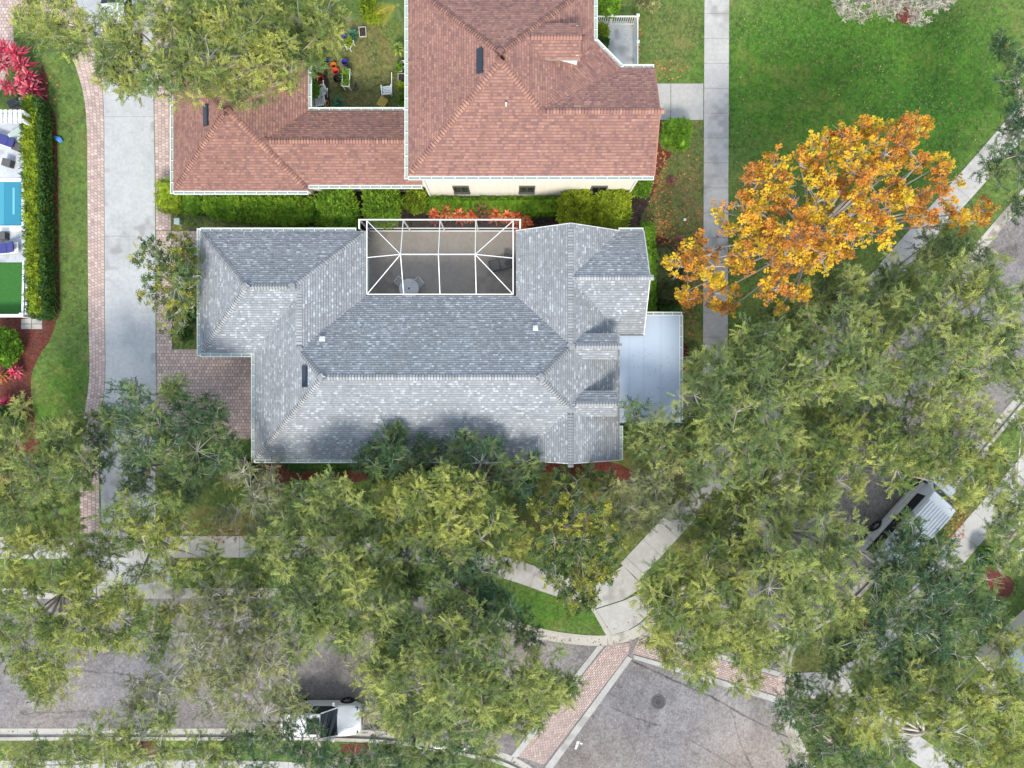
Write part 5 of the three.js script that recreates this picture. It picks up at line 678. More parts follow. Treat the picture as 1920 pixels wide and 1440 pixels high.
tree('magnolia_tree', 'glossy magnolia with yellowing leaves at the bend of the sidewalk', [1075, 985], [[1042, 922, 30], [1082, 902, 30], [1130, 922, 30], [1032, 962, 30], [1082, 962, 36], [1130, 972, 30], [1042, 1012, 36], [1092, 1012, 36], [1138, 1012, 30], [1042, 1062, 32], [1092, 1062, 36], [1128, 1062, 26], [1072, 1102, 32], [1112, 1102, 30], [1092, 1126, 20]], { pal: PAL.magnolia, geo: bigSpray, dens: 0.42, h: [4, 6.8], group: undefined });
tree('magnolia_tree', 'small open magnolia against the garage wall of the grey house', [352, 545], [[300, 470, 26], [330, 460, 22], [280, 462, 16], [258, 485, 14], [320, 500, 28], [350, 480, 20], [295, 510, 22], [330, 540, 28], [285, 565, 12], [300, 540, 20], [345, 575, 22], [325, 590, 20], [340, 615, 16], [268, 548, 10], [362, 520, 18], [310, 620, 10]], { pal: PAL.magnolia, geo: bigSpray, dens: 0.36, h: [3, 4.6], trunkR: 0.09, tm: paleTwig, group: undefined });
tree('autumn_tree', 'orange and yellow autumn tree between sidewalk and bright lawn', [1500, 470], [[1585, 250, 26], [1640, 245, 30], [1690, 245, 30], [1720, 235, 18], [1530, 275, 22], [1600, 290, 34], [1660, 290, 36], [1710, 290, 26], [1450, 310, 26], [1500, 310, 24], [1550, 330, 34], [1620, 340, 40], [1690, 340, 36], [1740, 300, 14], [1770, 305, 14], [1770, 345, 26], [1420, 345, 28], [1470, 360, 36], [1530, 380, 40], [1600, 390, 40], [1670, 390, 36], [1735, 390, 32], [1790, 395, 22], [1845, 395, 18], [1820, 420, 16], [1390, 385, 20], [1440, 410, 36], [1500, 430, 38], [1560, 440, 36], [1390, 430, 28], [1345, 395, 12], [1310, 470, 28], [1275, 500, 24], [1340, 500, 30], [1390, 480, 28], [1290, 545, 24], [1340, 550, 28], [1365, 580, 18], [1440, 470, 32], [1480, 490, 24], [1540, 490, 24], [1445, 545, 26], [1490, 550, 22], [1460, 580, 14], [1510, 460, 26], [1600, 450, 24], [1650, 440, 20]], { pal: PAL.autumn, geo: autumnSpray, dens: 0.52, lobeScale: 1.15, h: [4.6, 8], twigs: 14, tm: paint(0.42, 0.36, 0.33, 1), group: undefined, size: 1, trunkR: 0.16 });
tree('blossom_tree', 'pale cream blossoming small tree in a round red mulch ring', [1700, 10], [[1580, 12, 24], [1610, 20, 18], [1640, 0, 20], [1690, 5, 26], [1720, 15, 24], [1755, 5, 20], [1660, 10, 18], [1700, -30, 40], [1600, -25, 30], [1780, -10, 20]], { pal: PAL.blossom, geo: flowerSpray, dens: 0.75, h: [2.4, 3.6], trunkR: 0.07, group: undefined, tm: paleTwig });

// ---- clipped hedges and shrubs
function shell(pts, top, per, pal, geo, jitter, tone, side = pal) {             // leaves over the top and sides of a clipped body given as a plan polygon
  const out = [], xs = pts.map((p) => p[0]), zs = pts.map((p) => p[1]), x0 = Math.min(...xs), x1 = Math.max(...xs), z0 = Math.min(...zs), z1 = Math.max(...zs);
  const n = Math.round((x1 - x0) * (z1 - z0) * per); for (let i = 0; i < n; i++) { const x = rr(x0, x1), z = rr(z0, z1); if (!inside(pts, x, z)) continue; const lump = Math.sin(x * 3.1 + z * 1.7) * 0.5 + Math.sin(z * 4.3 - x * 2.2) * 0.5; out.push({ p: new V3(x, top + lump * jitter + rr(-jitter, jitter), z), d: dirOf(rr(0, 6.283), rr(0.05, 1.1)), s: rr(0.75, 1.25), c: leafColor(pal, tone + lump * 0.2) }); }
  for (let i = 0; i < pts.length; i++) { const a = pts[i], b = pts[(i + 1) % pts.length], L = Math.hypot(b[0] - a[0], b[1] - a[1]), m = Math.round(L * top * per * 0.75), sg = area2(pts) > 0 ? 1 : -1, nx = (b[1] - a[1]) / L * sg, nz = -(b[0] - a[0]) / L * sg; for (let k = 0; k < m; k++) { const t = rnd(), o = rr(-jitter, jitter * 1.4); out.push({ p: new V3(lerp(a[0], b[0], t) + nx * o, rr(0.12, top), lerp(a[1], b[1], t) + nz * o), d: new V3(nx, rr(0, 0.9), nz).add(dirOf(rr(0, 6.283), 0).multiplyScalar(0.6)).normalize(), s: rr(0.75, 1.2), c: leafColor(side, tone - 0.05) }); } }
  return out;
}
const coreOf = (pal) => paint(...pal[1], 1);       // inner leaves have the colour of the outer ones
function hedge(name, label, poly, top, pal, { per = 120, geo = finchSpray, jitter = 0.07, tone = 0.4, category = 'hedge', group, side = pal } = {}) {
  const g = thing(name, label, category, [0, 0, 0], 0, group), base = plan(poly, top), cx = base.reduce((s, p) => s + p[0], 0) / base.length, cz = base.reduce((s, p) => s + p[1], 0) / base.length, q = base.map(([x, z]) => { const d = Math.hypot(x - cx, z - cz) || 1; return [x + (cx - x) / d * 0.1, z + (cz - z) / d * 0.1]; });
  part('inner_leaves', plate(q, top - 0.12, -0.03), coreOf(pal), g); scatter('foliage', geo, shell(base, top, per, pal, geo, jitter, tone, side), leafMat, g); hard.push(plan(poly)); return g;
}
function shrub(name, label, px, py, r, top, pal, { per = 150, geo = shrubSpray, tone = 0.4, category = 'shrub', group, lumps = 5 } = {}) {
  const b = at(px, py, top * 0.6), g = thing(name, label, category, [b.x, 0, b.z], 0, group), R = r * (FLY - top * 0.6) / FOCAL, list = [], stems = [];
  for (let l = 0; l < lumps; l++) {
    const a = l / lumps * 6.283 + rr(-0.4, 0.4), q = l ? R * 0.5 : 0, rad = R * (l ? rr(0.45, 0.6) : 0.72), c = new V3(Math.cos(a) * q, top - rad * 0.75, Math.sin(a) * q), n = Math.round(per * rad * rad * 4), tn = tone + rr(-0.15, 0.15); tube(new V3(0, 0, 0), new V3(c.x * 0.3, c.y * 0.6, c.z * 0.3), c, 0.03, 0.012, 4, 4, stems);
    for (let i = 0; i < n; i++) { const d = dirOf(rr(0, 6.283), Math.asin(rr(-0.5, 1))), p = c.clone().add(d.clone().multiplyScalar(rad * rr(0.72, 1.05)).multiply(new V3(1, 0.85, 1))); if (p.y < 0.05) p.y = rr(0.05, 0.3); list.push({ p, d: d.clone().add(dirOf(rr(0, 6.283), rr(-0.2, 0.9)).multiplyScalar(0.7)).normalize(), s: rr(0.8, 1.3), c: leafColor(pal, tn) }); }
    const core = new THREE.SphereGeometry(rad * 0.68, 10, 7); core.scale(1, 0.85, 1); core.translate(c.x, c.y, c.z); (g.userData.cores ??= []).push(core);
  }
  const cores = g.userData.cores; delete g.userData.cores; part('inner_leaves', cores, coreOf(pal), g); part('stems', triGeo(stems), MAT.bark, g); scatter('foliage', geo, list, leafMat, g); return g;
}
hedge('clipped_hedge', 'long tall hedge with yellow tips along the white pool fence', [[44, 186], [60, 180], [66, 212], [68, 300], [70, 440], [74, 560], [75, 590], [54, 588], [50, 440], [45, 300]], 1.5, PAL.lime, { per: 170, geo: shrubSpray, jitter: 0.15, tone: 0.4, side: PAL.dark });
hedge('clipped_hedge', 'bright green clipped hedge under the red wing gutter', [[384, 374], [420, 372], [500, 372], [588, 374], [592, 395], [575, 410], [540, 415], [480, 408], [400, 402], [382, 392]], 1.0, PAL.hedge, { tone: 0.55, geo: shrubSpray, per: 130, jitter: 0.1 });
hedge('clipped_hedge', 'low clipped hedge under the dark windows of cream wall', [[800, 372], [900, 374], [1046, 372], [1046, 396], [980, 400], [900, 396], [800, 394]], 0.9, PAL.hedge, { tone: 0.55 });
hedge('clipped_hedge', 'square lime green clipped shrub at the paver strip end', [[294, 339], [322, 338], [334, 360], [334, 392], [300, 392], [293, 388]], 0.9, PAL.lime, { category: 'shrub' });
hedge('clipped_hedge', 'square mid green clipped shrub beside the wing downspout', [[338, 362], [372, 364], [377, 380], [370, 395], [340, 395]], 0.8, PAL.hedge, { category: 'shrub' });
hedge('clipped_hedge', 'narrow green hedge along the gable wing side wall', [[1209, 420], [1224, 422], [1226, 500], [1226, 588], [1214, 588], [1212, 500]], 1.2, PAL.hedge, { tone: 0.25 });
hedge('clipped_hedge', 'low dark green hedge under the long front gutter', [[535, 868], [670, 868], [670, 878], [600, 882], [535, 880]], 0.6, PAL.dark);
hedge('clipped_hedge', 'small boxy hedge beside the porch gutter top corner', [[1236, 576], [1274, 574], [1274, 588], [1236, 588]], 0.6, PAL.dark);
hedge('clipped_hedge', 'dark reddish clipped shrub bed between porch and sidewalk', [[1228, 462], [1256, 462], [1276, 500], [1278, 552], [1262, 566], [1236, 560], [1228, 520]], 0.8, PAL.rust, { tone: 0.35, category: 'shrub' });
shrub('round_shrub', 'big bright green rounded shrub beside the patio screen corner', 640, 390, 42, 2.1, PAL.hedge, { tone: 0.62 });
shrub('round_shrub', 'broad green shrub against the connecting wing wall', 722, 382, 42, 2.2, PAL.hedge, { tone: 0.65 });
shrub('round_shrub', 'low round green shrub at the garage roof gutter edge', 620, 412, 26, 1.2, PAL.hedge, { tone: 0.4 });
shrub('round_shrub', 'leafy green shrub under the cream wall corner trim', 782, 378, 22, 1.4, PAL.lime, { tone: 0.3 });
shrub('round_shrub', 'large yellow green shrub under the end window, north gable side', 1085, 398, 40, 2.2, PAL.lime, { tone: 0.45 });
shrub('round_shrub', 'large green shrub between cream wall end and gable wing', 1150, 398, 42, 2.2, PAL.lime, { tone: 0.4 });
shrub('round_shrub', 'small green shrub at the cream house corner', 1205, 352, 18, 1.0, PAL.hedge);
shrub('round_shrub', 'neatly round green shrub beside the entry walk', 1268, 255, 31, 1.3, PAL.hedge, { geo: finchSpray, per: 220, tone: 0.3 });
shrub('round_shrub', 'boxy green shrub in the red mulch below pool fence', 12, 650, 34, 1.3, PAL.hedge, { tone: 0.3 });
shrub('round_shrub', 'dark green shrub at the lower end of the mulch bed', 18, 800, 36, 1.6, PAL.dark);
shrub('round_shrub', 'dark shrub behind the garage wall in the strip bed', 362, 590, 16, 1.3, PAL.dark);
shrub('round_shrub', 'dark shrub at the strip bed corner near apron pavers', 352, 628, 14, 0.9, PAL.dark);
shrub('round_shrub', 'dark green shrub below the house corner by the apron', 466, 885, 26, 1.4, PAL.dark);
shrub('round_shrub', 'green shrub beneath the porch gutter beside the flag', 1300, 676, 14, 0.8, PAL.hedge);
shrub('round_shrub', 'green shrub above the white picket fence', 1140, 8, 26, 1.6, PAL.hedge, { tone: 0.4 });
shrub('round_shrub', 'pale dry shrub on the lawn above the white fence', 1215, 0, 22, 1.2, PAL.grey);
shrub('round_shrub', 'small yellow green shrub on the pale fenced patio', 1128, 62, 14, 0.9, PAL.lime);
shrub('round_shrub', 'blue green shrub against the diagonal roof gutter', 1130, 80, 13, 0.8, PAL.dark);
shrub('round_shrub', 'green shrub in the courtyard beside the blue pot', 590, 110, 24, 1.5, PAL.hedge, { tone: 0.5 });
shrub('round_shrub', 'green shrub in the courtyard near wing gutter corner', 588, 172, 13, 0.9, PAL.hedge);
shrub('round_shrub', 'yellow green shrub at the top of courtyard lawn', 700, 18, 26, 1.2, PAL.lime);
shrub('round_shrub', 'small dark shrub between sidewalk and the road corner', 1845, 1040, 16, 0.9, PAL.dark);

// ---- strappy coloured plants
function rosette(name, label, px, py, r, pal, { n = 34, h = 0.6, group, category = 'plant' } = {}) {
  const b = at(px, py, h * 0.5), g = thing(name, label, category, [b.x, 0.02, b.z], rr(0, 6), group), R = r * FLY / FOCAL, pos = [], col = [];
  for (let i = 0; i < n; i++) {
    const az = i * 2.4 + rr(-0.2, 0.2), el = lerp(1.25, 0.15, (i + 0.5) / n) + rr(-0.1, 0.1), L = R * rr(0.8, 1.15), w = 0.07, c0 = pal[Math.floor(rnd() * pal.length)], d = dirOf(az, el), s = new V3(-Math.sin(az), 0, Math.cos(az)), a = new V3(0, h * lerp(0.9, 0.35, i / n), 0), m = a.clone().addScaledVector(d, L * 0.55), e = a.clone().addScaledVector(d, L).add(new V3(Math.cos(az) * L * 0.1, -L * 0.28, Math.sin(az) * L * 0.1));
    const q = [a.clone().addScaledVector(s, w * 0.4), a.clone().addScaledVector(s, -w * 0.4), m.clone().addScaledVector(s, w), m.clone().addScaledVector(s, -w), e], k = rr(0.8, 1.2);
    for (const t of [[0, 2, 1], [1, 2, 3], [2, 4, 3]]) for (const j of t) { pos.push(q[j].x, q[j].y, q[j].z); col.push(c0[0] * k, c0[1] * k, c0[2] * k); }
  }
  part('leaves', triGeo(pos, col), leafSolid, g, 'stuff'); part('stem', cyl(0.03, 0.04, h, 0, h / 2, 0, 7), MAT.bark, g); return g;
}
const TI = [[0.5, 0.03, 0.07], [0.6, 0.06, 0.12], [0.32, 0.02, 0.05], [0.55, 0.14, 0.16]], RUST = [[0.62, 0.12, 0.03], [0.66, 0.2, 0.06], [0.5, 0.07, 0.04], [0.58, 0.25, 0.1]], WINE = [[0.2, 0.04, 0.05], [0.28, 0.06, 0.06], [0.16, 0.08, 0.05], [0.3, 0.12, 0.1]], AGAVE = [[0.03, 0.12, 0.06], [0.05, 0.16, 0.08]];
for (const [x, y, r] of [[18, 98, 26], [38, 108, 26], [8, 122, 24], [48, 128, 24], [22, 166, 18], [50, 160, 20], [66, 172, 22], [62, 148, 18], [60, 185, 18]]) rosette('ti_plant', 'crimson pink ti plant in the clump above the hedge top', x, y, r, TI, { h: 1.2, group: 'crimson ti plants above the hedge' });
for (const [x, y, r] of [[815, 402, 16], [838, 398, 18], [862, 404, 18], [884, 406, 16], [930, 404, 18], [950, 406, 18], [968, 410, 18], [985, 418, 16], [976, 428, 14]]) rosette('bromeliad', 'orange red bromeliad along the patio screen top rail', x, y, r, RUST, { h: 0.85, n: 44, group: 'orange bromeliads along the patio screen' });
rosette('bromeliad', 'large wine red bromeliad among the orange ones', 905, 396, 24, WINE, { h: 0.7, n: 44 });
rosette('bromeliad', 'wine red bromeliad at the end of orange row', 816, 412, 16, WINE, { h: 0.5 });
rosette('ti_plant', 'crimson ti plant beside the boxy green mulch-bed shrub', 33, 697, 15, TI, { h: 0.6 });
rosette('ti_plant', 'crimson ti plant in the middle of the mulch bed', 17, 757, 18, TI, { h: 0.6 });
rosette('bromeliad', 'rust brown bromeliad at the mulch bed left of ti plant', 6, 705, 17, [[0.3, 0.14, 0.03], [0.35, 0.1, 0.04]], { h: 0.5 });
for (const [x, y] of [[1258, 340], [1274, 448]]) rosette('bromeliad', 'small wine red plant in the mulch beside lawn', x, y, 9, WINE, { h: 0.3, group: 'small wine red plants in mulch' });
rosette('agave', 'dark green agave in the courtyard by the wing gutter', 636, 195, 14, AGAVE, { h: 0.4, n: 26 });
rosette('agave', 'dark green agave beside the blue pot in the courtyard', 662, 66, 13, AGAVE, { h: 0.4, n: 26 });
rosette('agave', 'yellow striped agave against the tall red house gutter', 748, 92, 15, [[0.3, 0.3, 0.04], [0.1, 0.2, 0.04]], { h: 0.5, n: 28 });
{ // palm at the top of the courtyard
  const b = at(752, 36, 0), g = thing('palm', 'young palm with yellowing fronds against tall red house gutter', 'palm', [b.x, 0, b.z]); part('trunk', cyl(0.09, 0.13, 1.6, 0, 0.8, 0, 10), MAT.bark, g);
  for (let i = 0; i < 13; i++) { const az = i / 13 * 6.283 + rr(-0.2, 0.2), pos = [], col = [], L = rr(1.2, 1.7), yel = i === 5 || i === 6, sd = new V3(-Math.sin(az), 0, Math.cos(az)), P = (t) => new V3(Math.cos(az) * L * t, 1.6 + 0.5 * t - 0.95 * t * t, Math.sin(az) * L * t); tube(P(0), P(0.5), P(1), 0.02, 0.006, 5, 3, pos); for (let k = 0; k < pos.length / 3; k++) col.push(0.18, 0.22, 0.05);
    for (let k = 2; k < 22; k++) for (const s of [-1, 1]) { const t = k / 22, a = P(t), d = sd.clone().multiplyScalar(s).add(new V3(Math.cos(az) * 0.8, -0.25, Math.sin(az) * 0.8)).normalize(), c = yel ? [0.4, 0.33, 0.04] : [0.1, 0.17, 0.04], q = rr(0.8, 1.2), e = a.clone().addScaledVector(d, 0.5 * Math.sin(Math.PI * (0.15 + t * 0.8))), w = new V3(Math.cos(az) * 0.03, 0, Math.sin(az) * 0.03); for (const v of [a, a.clone().add(w), e]) { pos.push(v.x, v.y, v.z); col.push(c[0] * q, c[1] * q, c[2] * q); } }
    part('frond', triGeo(pos, col), leafSolid, g); }
}

// ---- grass blades and fallen leaves
reseed(404);
const boxed = hard.map((p) => { let a = 1e9, b = -1e9, c = 1e9, d = -1e9; for (const [x, z] of p) { a = Math.min(a, x); b = Math.max(b, x); c = Math.min(c, z); d = Math.max(d, z); } return { p, a, b, c, d }; });
const paved = (x, z) => { for (const q of boxed) if (x > q.a && x < q.b && z > q.c && z < q.d && inside(q.p, x, z)) return true; return false; };
{
  const pos = [], col = []; for (let i = 0; i < 6; i++) { const a = rr(0, 6.283), l = rr(0.05, 0.11), s = 0.009, bx = rr(-0.05, 0.05), bz = rr(-0.05, 0.05), k = rr(0.75, 1.2); for (const v of [[bx - Math.sin(a) * s, 0, bz + Math.cos(a) * s], [bx + Math.sin(a) * s, 0, bz - Math.cos(a) * s], [bx + Math.cos(a) * l, rr(0.02, 0.05), bz + Math.sin(a) * l]]) { pos.push(...v); col.push(k, k, k); } }
  const geo = triGeo(pos, col), list = [];
  for (let i = 0; i < 190000; i++) {
    const x = rr(-33, 33), z = rr(-25.5, 25.5); if (paved(x, z) || !(inside(lawnMain, x, z) || inside(lawnSouth, x, z) || inside(lawnEast, x, z))) continue;
    const px = 960 + x * FOCAL / FLY, py = 720 + z * FOCAL / FLY, dry = blob(spots, px, py), rich = blob(lush, px, py); let c = mix3([0.1, 0.17, 0.03], [0.19, 0.26, 0.06], rnd()); c = mix3(c, mix3([0.045, 0.16, 0.014], [0.12, 0.27, 0.025], rnd()), rich); if (rnd() < dry * 0.7 + 0.09) c = mix3([0.2, 0.165, 0.06], [0.3, 0.26, 0.12], rnd());
    list.push({ p: new V3(x, 0, z), d: dirOf(rr(0, 6.283), 0), roll: 0, s: rr(0.8, 1.5), c: lin(...c) });
  }
  const m = scatter('grass', geo, list, leafSolid); m.userData.label = 'short green turf blades over all the lawns'; m.userData.category = 'grass';
}
{
  const pos = [], col = []; for (let j = -2; j <= 2; j++) leafInto(pos, col, new V3(0, 0.012, 0), dirOf(j * 0.6, 0.12), new V3(0, 1, 0), 0.085 * (1 - Math.abs(j) * 0.14), 0.045, 1);
  const geo = triGeo(pos, col), list = [], patch = (cx, cy, a, b, n) => { for (let i = 0; i < n; i++) { const f = rr(0, 6.283), q = Math.sqrt(rnd()), p = at(cx + Math.cos(f) * a * q, cy + Math.sin(f) * b * q); list.push({ p: new V3(p.x, 0.04, p.z), d: dirOf(rr(0, 6.283), rr(-0.15, 0.2)), s: rr(0.8, 1.6), c: lin(...mix3([0.4, 0.13, 0.04], [0.5, 0.26, 0.07], rnd())) }); } };
  patch(1238, 390, 24, 60, 110); patch(1245, 445, 22, 30, 60); patch(1236, 310, 14, 50, 60); patch(1275, 430, 45, 60, 70); patch(1285, 600, 20, 60, 40); patch(1250, 130, 40, 20, 36); patch(1290, 320, 26, 60, 26); patch(1560, 560, 120, 60, 80); patch(1785, 975, 26, 50, 130); patch(1690, 1070, 26, 12, 50); patch(100, 165, 16, 30, 14); patch(400, 1000, 60, 18, 60); patch(1200, 80, 5, 50, 20); patch(1660, 630, 60, 40, 40); patch(1185, 40, 6, 14, 16); patch(1340, 500, 40, 60, 26); patch(1410, 1000, 20, 60, 50); patch(1650, 640, 8, 8, 10);
  const along = (line, off, n, x0, x1, y) => { for (let i = 0; i < n; i++) { const k = Math.floor(rr(0, line.length - 1)), q = offset(line, off + rr(-0.16, 0.2))[k], px = 960 + q[0] * 31; if (px < x0 || px > x1) { continue; } list.push({ p: new V3(q[0] + rr(-0.3, 0.3), y, q[1] + rr(-0.3, 0.3)), d: dirOf(rr(0, 6.283), rr(-0.1, 0.2)), s: rr(0.5, 1.1), c: lin(...mix3([0.24, 0.1, 0.05], [0.4, 0.24, 0.1], rnd())) }); } };
  along(kerbMain, 0.16, 900, 300, 2000, -0.085); along(kerbSouth, -0.16, 400, 0, 1100, -0.085); along(kerbEast, 0.16, 500, 1400, 2000, -0.085); along(kerbMain, -0.5, 500, 300, 1900, 0.04); along(kerbEast, -0.6, 300, 1400, 2000, 0.04);
  for (let i = 0; i < 220; i++) { const p = at(rr(1380, 1860), rr(20, 380)); list.push({ p: new V3(p.x, 0.05, p.z), d: dirOf(rr(0, 6.283), 0.1), s: rr(0.4, 0.9), c: lin(...mix3([0.42, 0.3, 0.12], [0.5, 0.42, 0.2], rnd())) }); }
  for (let i = 0; i < 260; i++) { const p = at(rr(0, 1480), rr(1130, 1420)); if (inside(lawnMain, p.x, p.z) || inside(lawnSouth, p.x, p.z) || inside(lawnEast, p.x, p.z)) continue; list.push({ p: new V3(p.x, ROAD + 0.03, p.z), d: dirOf(rr(0, 6.283), 0.1), s: rr(0.4, 0.8), c: lin(...mix3([0.2, 0.14, 0.07], [0.38, 0.28, 0.12], rnd())) }); }
  const m = scatter('fallen_leaves', geo, list, leafSolid); m.userData.label = 'fallen orange brown leaves scattered over lawn and mulch'; m.userData.category = 'leaves';
}
// seedlings in the courtyard planters
for (const g of planterFill) { const [w, d, h, pal] = g.userData.fill; delete g.userData.fill; if (!pal) continue; const list = []; for (let i = 0; i < 60; i++) list.push({ p: new V3(rr(-w / 2, w / 2), h + rr(0.02, 0.18), rr(-d / 2, d / 2)), d: dirOf(rr(0, 6.283), rr(0.2, 1.2)), s: rr(0.6, 1.2), c: leafColor(PAL[pal], 0.4) }); scatter('foliage', shrubSpray, list, leafMat, g); }

// ---------------------------------------------------------------- vehicles
reseed(606);
function loft(stations, crease = 0.7) {             // stations: arrays of [x, y, z] with equal counts; closed ends
  const P = [], m = stations[0].length, f = (v) => P.push(...v);
  for (let i = 0; i + 1 < stations.length; i++) for (let k = 0; k < m; k++) { const l = (k + 1) % m; [stations[i][k], stations[i + 1][k], stations[i][l], stations[i][l], stations[i + 1][k], stations[i + 1][l]].forEach(f); }
  for (const [s, r] of [[stations[0], 1], [stations[stations.length - 1], 0]]) { const c = s.reduce((a, v) => [a[0] + v[0] / m, a[1] + v[1] / m, a[2] + v[2] / m], [0, 0, 0]); for (let k = 0; k < m; k++) { const l = (k + 1) % m; (r ? [c, s[l], s[k]] : [c, s[k], s[l]]).forEach(f); } }
  const g = triGeo(P); g.deleteAttribute('uv'); return toCreasedNormals(g, crease);
}
// x forward, y up, z to the side
function bodyRing(x, w, low, belt, deck, crown = 0.02) { return [[x, low, -w * 0.9], [x, low + 0.12, -w], [x, belt - 0.12, -w], [x, belt, -w * 0.965], [x, deck, -w * 0.84], [x, deck + crown, -w * 0.4], [x, deck + crown * 1.3, 0], [x, deck + crown, w * 0.4], [x, deck, w * 0.84], [x, belt, w * 0.965], [x, belt - 0.12, w], [x, low + 0.12, w], [x, low, w * 0.9]]; }
function wheelOn(car, x, z, r, w = 0.22) {
  const g = new THREE.Group(); g.name = 'wheel'; g.position.set(x, r, z); car.add(g); const s = Math.sign(z);
  part('tyre', move(new THREE.TorusGeometry(r * 0.8, r * 0.22, 10, 28).scale(1, 1, w / (r * 0.44)), 0, 0, 0), paint(0.014, 0.014, 0.015, 0.9), g);
  const rim = [move(new THREE.CylinderGeometry(r * 0.62, r * 0.62, w * 0.5, 24, 1, true), 0, 0, 0, 0, Math.PI / 2), move(new THREE.CylinderGeometry(r * 0.14, r * 0.14, 0.05, 14), 0, 0, s * w * 0.3, 0, Math.PI / 2)]; for (let i = 0; i < 5; i++) { const b = new THREE.BoxGeometry(r * 0.13, r * 0.6, 0.035); b.translate(0, r * 0.32, s * w * 0.28); b.rotateZ(i * 1.2566); rim.push(b); } part('rim', rim, paint(0.35, 0.35, 0.36, 0.35, { metalness: 0.6 }), g);
}
const carGlass = paint(0.012, 0.016, 0.02, 0.05);
function car(name, label, px, py, turn, o) {
  const { L, W, H, col, suv = true } = o, p = at(px, py, 0.8), c = thing(name, label, 'car', [p.x, o.y ?? ROAD, p.z], turn), w = W / 2, pm = new THREE.MeshPhysicalMaterial({ color: lin(...col), roughness: 0.35, clearcoat: 1, clearcoatRoughness: 0.06, side: THREE.DoubleSide }), belt = suv ? 0.98 : 0.86, hood = belt + 0.06, half = L / 2;
  part('body', loft([[-half, w * 0.8, 0.42, 0.86, 0.88], [-half + 0.1, w * 0.93, 0.32, belt - 0.02, belt + 0.02], [-half + 0.6, w, 0.24, belt, belt + 0.05], [-half * 0.2, w, 0.22, belt, belt + 0.05], [half * 0.34, w, 0.22, belt, hood + 0.04], [half * 0.62, w * 0.985, 0.24, belt - 0.03, hood - 0.01], [half * 0.85, w * 0.95, 0.27, belt - 0.12, hood - 0.1], [half * 0.96, w * 0.86, 0.32, belt - 0.24, hood - 0.2], [half, w * 0.72, 0.4, belt - 0.36, hood - 0.33]].map((s) => bodyRing(...s)), 0.6), pm, c);
  const gl = (x, ww, y0, y1, top) => [[x[0], y0, -ww], [x[1], y1, -top], [x[1], y1, top], [x[0], y0, ww]], rb = suv ? -half + 0.14 : -half + 0.75, rt = suv ? -half + 0.42 : -half + 1.25, ft = half * 0.08, fb = half * 0.46;
  part('glasshouse', loft([gl([rb, rb], w * 0.86, belt + 0.03, belt + 0.05, w * 0.8), gl([rb + 0.06, rt], w * 0.93, belt + 0.03, H - 0.1, w * 0.76), gl([-half * 0.1, -half * 0.1], w * 0.95, belt + 0.03, H - 0.05, w * 0.78), gl([ft + 0.5, ft], w * 0.94, belt + 0.03, H - 0.1, w * 0.75), gl([fb, fb - 0.02], w * 0.84, belt + 0.05, belt + 0.08, w * 0.82)], 0.5), carGlass, c);
  part('roof', loft([rt + 0.02, -half * 0.45, -half * 0.15, ft - 0.02].map((x, i) => { const y = H - [0.1, 0.045, 0.04, 0.09][i], q = w * [0.75, 0.79, 0.79, 0.74][i]; return [[x, y - 0.02, -q], [x, y + 0.015, -q * 0.96], [x, y + 0.045, -q * 0.5], [x, y + 0.055, 0], [x, y + 0.045, q * 0.5], [x, y + 0.015, q * 0.96], [x, y - 0.02, q]]; }), 0.6), pm, c);
  if (o.sunroof) part('sunroof', box(0.75, 0.012, w * 0.95, -half * 0.1, H + 0.022, 0), carGlass, c);
  for (const s of [-1, 1]) {
    if (suv) part('roof_rail', bar(new V3(rt + 0.15, H + 0.02, s * w * 0.72), new V3(ft - 0.15, H + 0.02, s * w * 0.72), 0.04), MAT.alu, c);
    part('pillar', bar(new V3(fb - 0.06, belt + 0.07, s * w * 0.86), new V3(ft, H - 0.08, s * w * 0.76), 0.06, 0.05), pm, c); part('pillar', bar(new V3(-half * 0.18, belt + 0.03, s * w * 0.955), new V3(-half * 0.2, H - 0.06, s * w * 0.785), 0.07, 0.03), pm, c); part('pillar', bar(new V3(rb + 0.1, belt + 0.03, s * w * 0.92), new V3(rt + 0.02, H - 0.1, s * w * 0.765), 0.1, 0.04), pm, c);
    part('headlight', move(rbox(0.34, 0.1, 0.3, 0.04), half * 0.86, belt - 0.13, s * w * 0.7, s * 0.35), paint(0.06, 0.065, 0.075, 0.08), c); part('tail_light', rbox(0.12, 0.3, 0.16, 0.03, -half + 0.08, belt - 0.06, s * w * 0.82), paint(0.35, 0.01, 0.012, 0.2), c);
    const mi = part('mirror', rbox(0.13, 0.14, 0.24, 0.04, fb - 0.28, belt + 0.1, s * (w + 0.1)), pm, c); part('mirror_glass', box(0.01, 0.1, 0.18, fb - 0.348, belt + 0.1, s * (w + 0.1)), carGlass, mi);
    for (const x of [-half * 0.58, half * 0.62]) { wheelOn(c, x, s * (w - 0.07), 0.38, 0.26); part('wheel_arch', move(new THREE.TorusGeometry(0.4, 0.035, 8, 20, Math.PI), x, 0.36, s * (w - 0.01)), paint(0.02, 0.02, 0.02, 0.8), c); }
  }
  part('grille', rbox(0.06, 0.2, w * 0.9, 0.02, half - 0.01, 0.55, 0), MAT.frameDark, c); part('hood_crease', bar(new V3(half * 0.4, hood + 0.062, -w * 0.45), new V3(half * 0.82, hood - 0.045, -w * 0.36), 0.02, 0.01), pm, c); part('hood_crease', bar(new V3(half * 0.4, hood + 0.062, w * 0.45), new V3(half * 0.82, hood - 0.045, w * 0.36), 0.02, 0.01), pm, c); part('bumper_trim', box(0.06, 0.1, w * 1.4, -half + 0.03, 0.42, 0), MAT.frameDark, c);
  return c;
}
